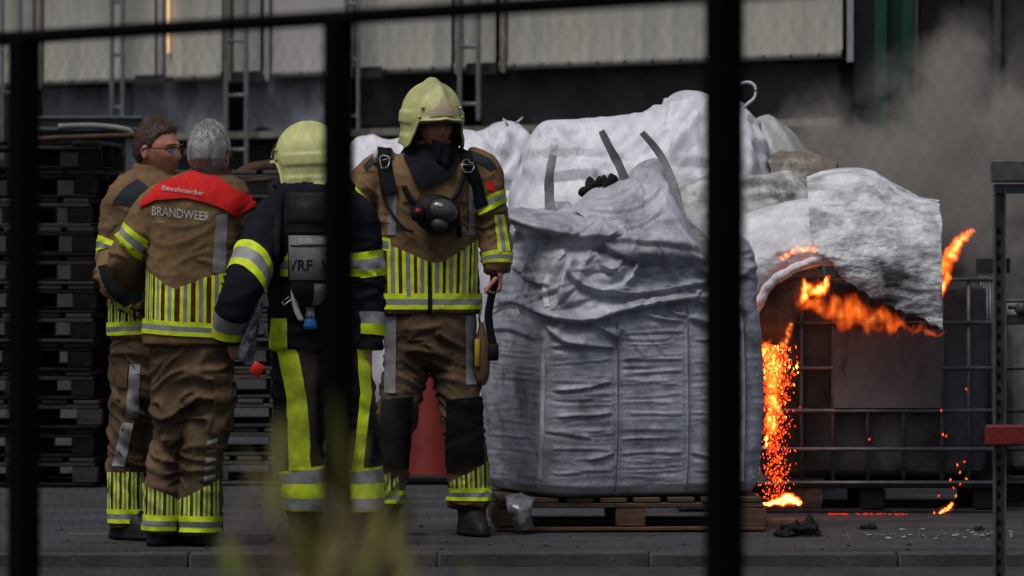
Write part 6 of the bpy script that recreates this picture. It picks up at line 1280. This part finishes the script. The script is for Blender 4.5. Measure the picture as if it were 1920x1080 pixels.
# ------------------------------------------------------------------ steel rack at the right edge
RY = 21.2; q = P(1872, 0, RY); rk = empty('steel_rack', (q.x, RY, -.055)); rkb = Vector(rk.location); tag(rk, 'perforated steel post with top beam and red arm at the right edge', 'rack')
RST = material('weathered_rack_steel', (.13, .14, .145), (.065, .07, .074), .5, 9, .15, 60, metal=.4); zt = P(0, 350, RY).z
def rbox(nm, px0, px1, py0, py1, dy, dep, mat, bev=.003):
    a, b = P(px0, py0, RY), P(px1, py1, RY); G = Geo(); G.box(((a.x + b.x) / 2, RY + dy, (a.z + b.z) / 2), (b.x - a.x, dep, a.z - b.z), None, bev); return gpart(nm, G, [mat], rk, rkb, False)
a, b = P(1862, 0, RY), P(1886, 0, RY)
for x, w, dy, dep in ((a.x + .004, .006, 0, .05), (b.x - .004, .006, 0, .05), ((a.x + b.x) / 2, b.x - a.x - .014, .022, .005)):
    G = Geo(); G.box((x, RY + dy, (zt - .075) / 2), (w, dep, zt + .075)); gpart('channel', G, [RST], rk, rkb, False)
for k in range(28):
    z = .0 + k * .048; p = ((a.x + b.x) / 2, RY + .0185, z)
    if z < zt - .03: G = Geo(); G.box(p, (.013, .004, .022), None, .001); gpart('slot', G, [MT['rubber']], rk, rkb, False)
rbox('top_beam', 1858, 2100, 300, 342, 0, .09, RST, .006); rbox('under_plate', 1864, 2100, 345, 363, .02, .05, material('blue_steel', (.10, .13, .15), (.06, .08, .095), .5), .003)
rbox('cross_bar', 1888, 2100, 590, 606, .03, .03, RST); rbox('red_arm', 1845, 2100, 796, 834, -.055, .05, material('red_arm_paint', (.17, .018, .016), (.10, .012, .011), .5, 8, .3, 40), .006)
G = Geo(); p = P(1916, 580, RY); G.tube([(p.x, RY - .03, p.z), (p.x, RY + .03, p.z)], .024, 18); gpart('roller', G, [MT['darksteel']], rk, rkb)
G = Geo(); p0, p1 = P(1890, 576, RY), P(1914, 576, RY); G.tube([tuple(p0), tuple(p1)], .009, 10); gpart('spindle', G, [MT['darksteel']], rk, rkb)
rbox('bracket', 1832, 1896, 484, 512, .05, .02, MT['darksteel'])

# ------------------------------------------------------------------ black fence close to the camera
fn = empty('metal_fence', (-.36, 12.26, -.055)); fb = Vector(fn.location); tag(fn, 'black steel fence of posts and a slanting top rail, out of focus up close', 'fence')
FB = material('black_fence_paint', (.003, .003, .0034), (.002, .002, .0024), .9, 20, .2, 60, spec=.03); F0 = Vector((-1.123, 13.5, 0)); F1 = Vector((.398, 11.0, 0)); fd = (F1 - F0) / 2
for k in (-1, 0, 1, 2, 3):
    p = F0 + fd * k; G = Geo(); hw = .029 if k != 1 else .025
    G.box((p.x, p.y, (1.735 - .075) / 2), (hw * 2, hw * 2, 1.735 + .075), rotz(math.atan2(fd.y, fd.x)), .004); gpart('post', G, [FB], fn, fb, False)
a = F0 - fd * 1.3; b = F0 + fd * 3.3; G = Geo(); G.tube([(a.x, a.y, 1.742), (b.x, b.y, 1.742)], .0165, 12); gpart('top_rail', G, [FB], fn, fb)

G = Geo()      # chain link between the posts
Lf = (b - a).length; dirf = (b - a) / Lf; s = -1.8
while s < Lf:
    for sg in (1, -1):
        s0, s1, z0, z1 = s, s + 1.75, (-.03, 1.72)[sg < 0], (1.72, -.03)[sg < 0]
        p0 = a + dirf * s0; p1 = a + dirf * s1; G.tube([(p0.x, p0.y + .004 * sg, z0), (p1.x, p1.y + .004 * sg, z1)], .0008, 4, False)
    s += .052
o = gpart('wire_mesh', G, [FB], fn, fb); o['kind'] = 'stuff'
# ------------------------------------------------------------------ tall weeds right in front of the camera
def weed(px, Yq, top_py, n_st, n_lf, spread, mats, label, seed, leafL=.22, leafW=.009):
    rs = np.random.RandomState(seed); x = P(px, 0, Yq).x; z1 = P(0, top_py, Yq).z; g0 = -.055; r = empty('tall_weed', (x, Yq, g0)); tag(r, label, 'weed', 'blurred weeds in the foreground'); bs = Vector((x, Yq, g0)); LF = Geo()
    for k in range(n_st):
        H = (z1 - g0) * rs.uniform(.82, 1.0); lean = np.array((rs.normal() * spread, rs.normal() * spread, 0)); pts = [np.array((x + rs.normal() * .02, Yq + rs.normal() * .03, g0)) + lean * (t ** 1.6) + np.array((0, 0, H * t)) for t in np.linspace(0, 1, 14)]
        G = Geo(); G.tube(pts, np.linspace(.004, .0015, 14), 6); gpart('stem', G, [mats[1]], r, bs)
        for j in range(n_lf):
            t = rs.uniform(.70, 1.0); p = pts[int(t * 13)]; az = rs.rand() * 6.28; L_ = leafL * rs.uniform(.5, 1); up = rs.uniform(.8, 1.4); d = np.array((math.cos(az), math.sin(az), 0)); s = np.array((-d[1], d[0], 0)); rows = []
            for q in np.linspace(0, 1, 6): w = leafW * math.sin(math.pi * min(1, q * .85 + .12)); c_ = p + d * L_ * q * .3 + np.array((0, 0, L_ * (up * q - .35 * q * q))); rows.append([c_ - s * w, c_ + np.array((0, 0, w * .3)), c_ + s * w])
            LF.grid(np.array(rows))
    o = gpart('leaves', LF, [mats[0]], r, bs); o['kind'] = 'stuff'
LG_ = material('olive_leaf', (.16, .155, .03), (.10, .105, .02), .7, 6); LB_ = material('dry_leaf', (.24, .16, .09), (.14, .10, .055), .8, 6); LGr = material('green_leaf', (.15, .19, .03), (.10, .13, .025), .6, 6)
weed(645, 7.2, 860, 12, 7, .07, (LG_, LB_), 'olive weed clump in front of the boots of the dark-suited firefighter', 1, .20, .008)
weed(715, 7.6, 920, 10, 7, .08, (LG_, LB_), 'broad olive weed clump below the front firefighter\'s left boot', 2, .16, .008)
weed(585, 7.0, 940, 8, 6, .06, (LB_, LB_), 'dry brown weed clump left of the olive clumps', 3, .15, .008)
weed(480, 6.8, 960, 5, 7, .06, (LGr, LB_), 'green weed below the grey-haired man at the bottom edge', 4, .14, .009)
weed(260, 6.6, 980, 5, 5, .08, (LB_, LB_), 'thin reddish dry weed below the brown-haired man', 5, .12, .008)
weed(655, 6.4, 620, 6, 3, .045, (LB_, LB_), 'tall thin dry stalks crossing the legs of the dark-suited firefighter', 6, .10, .005)
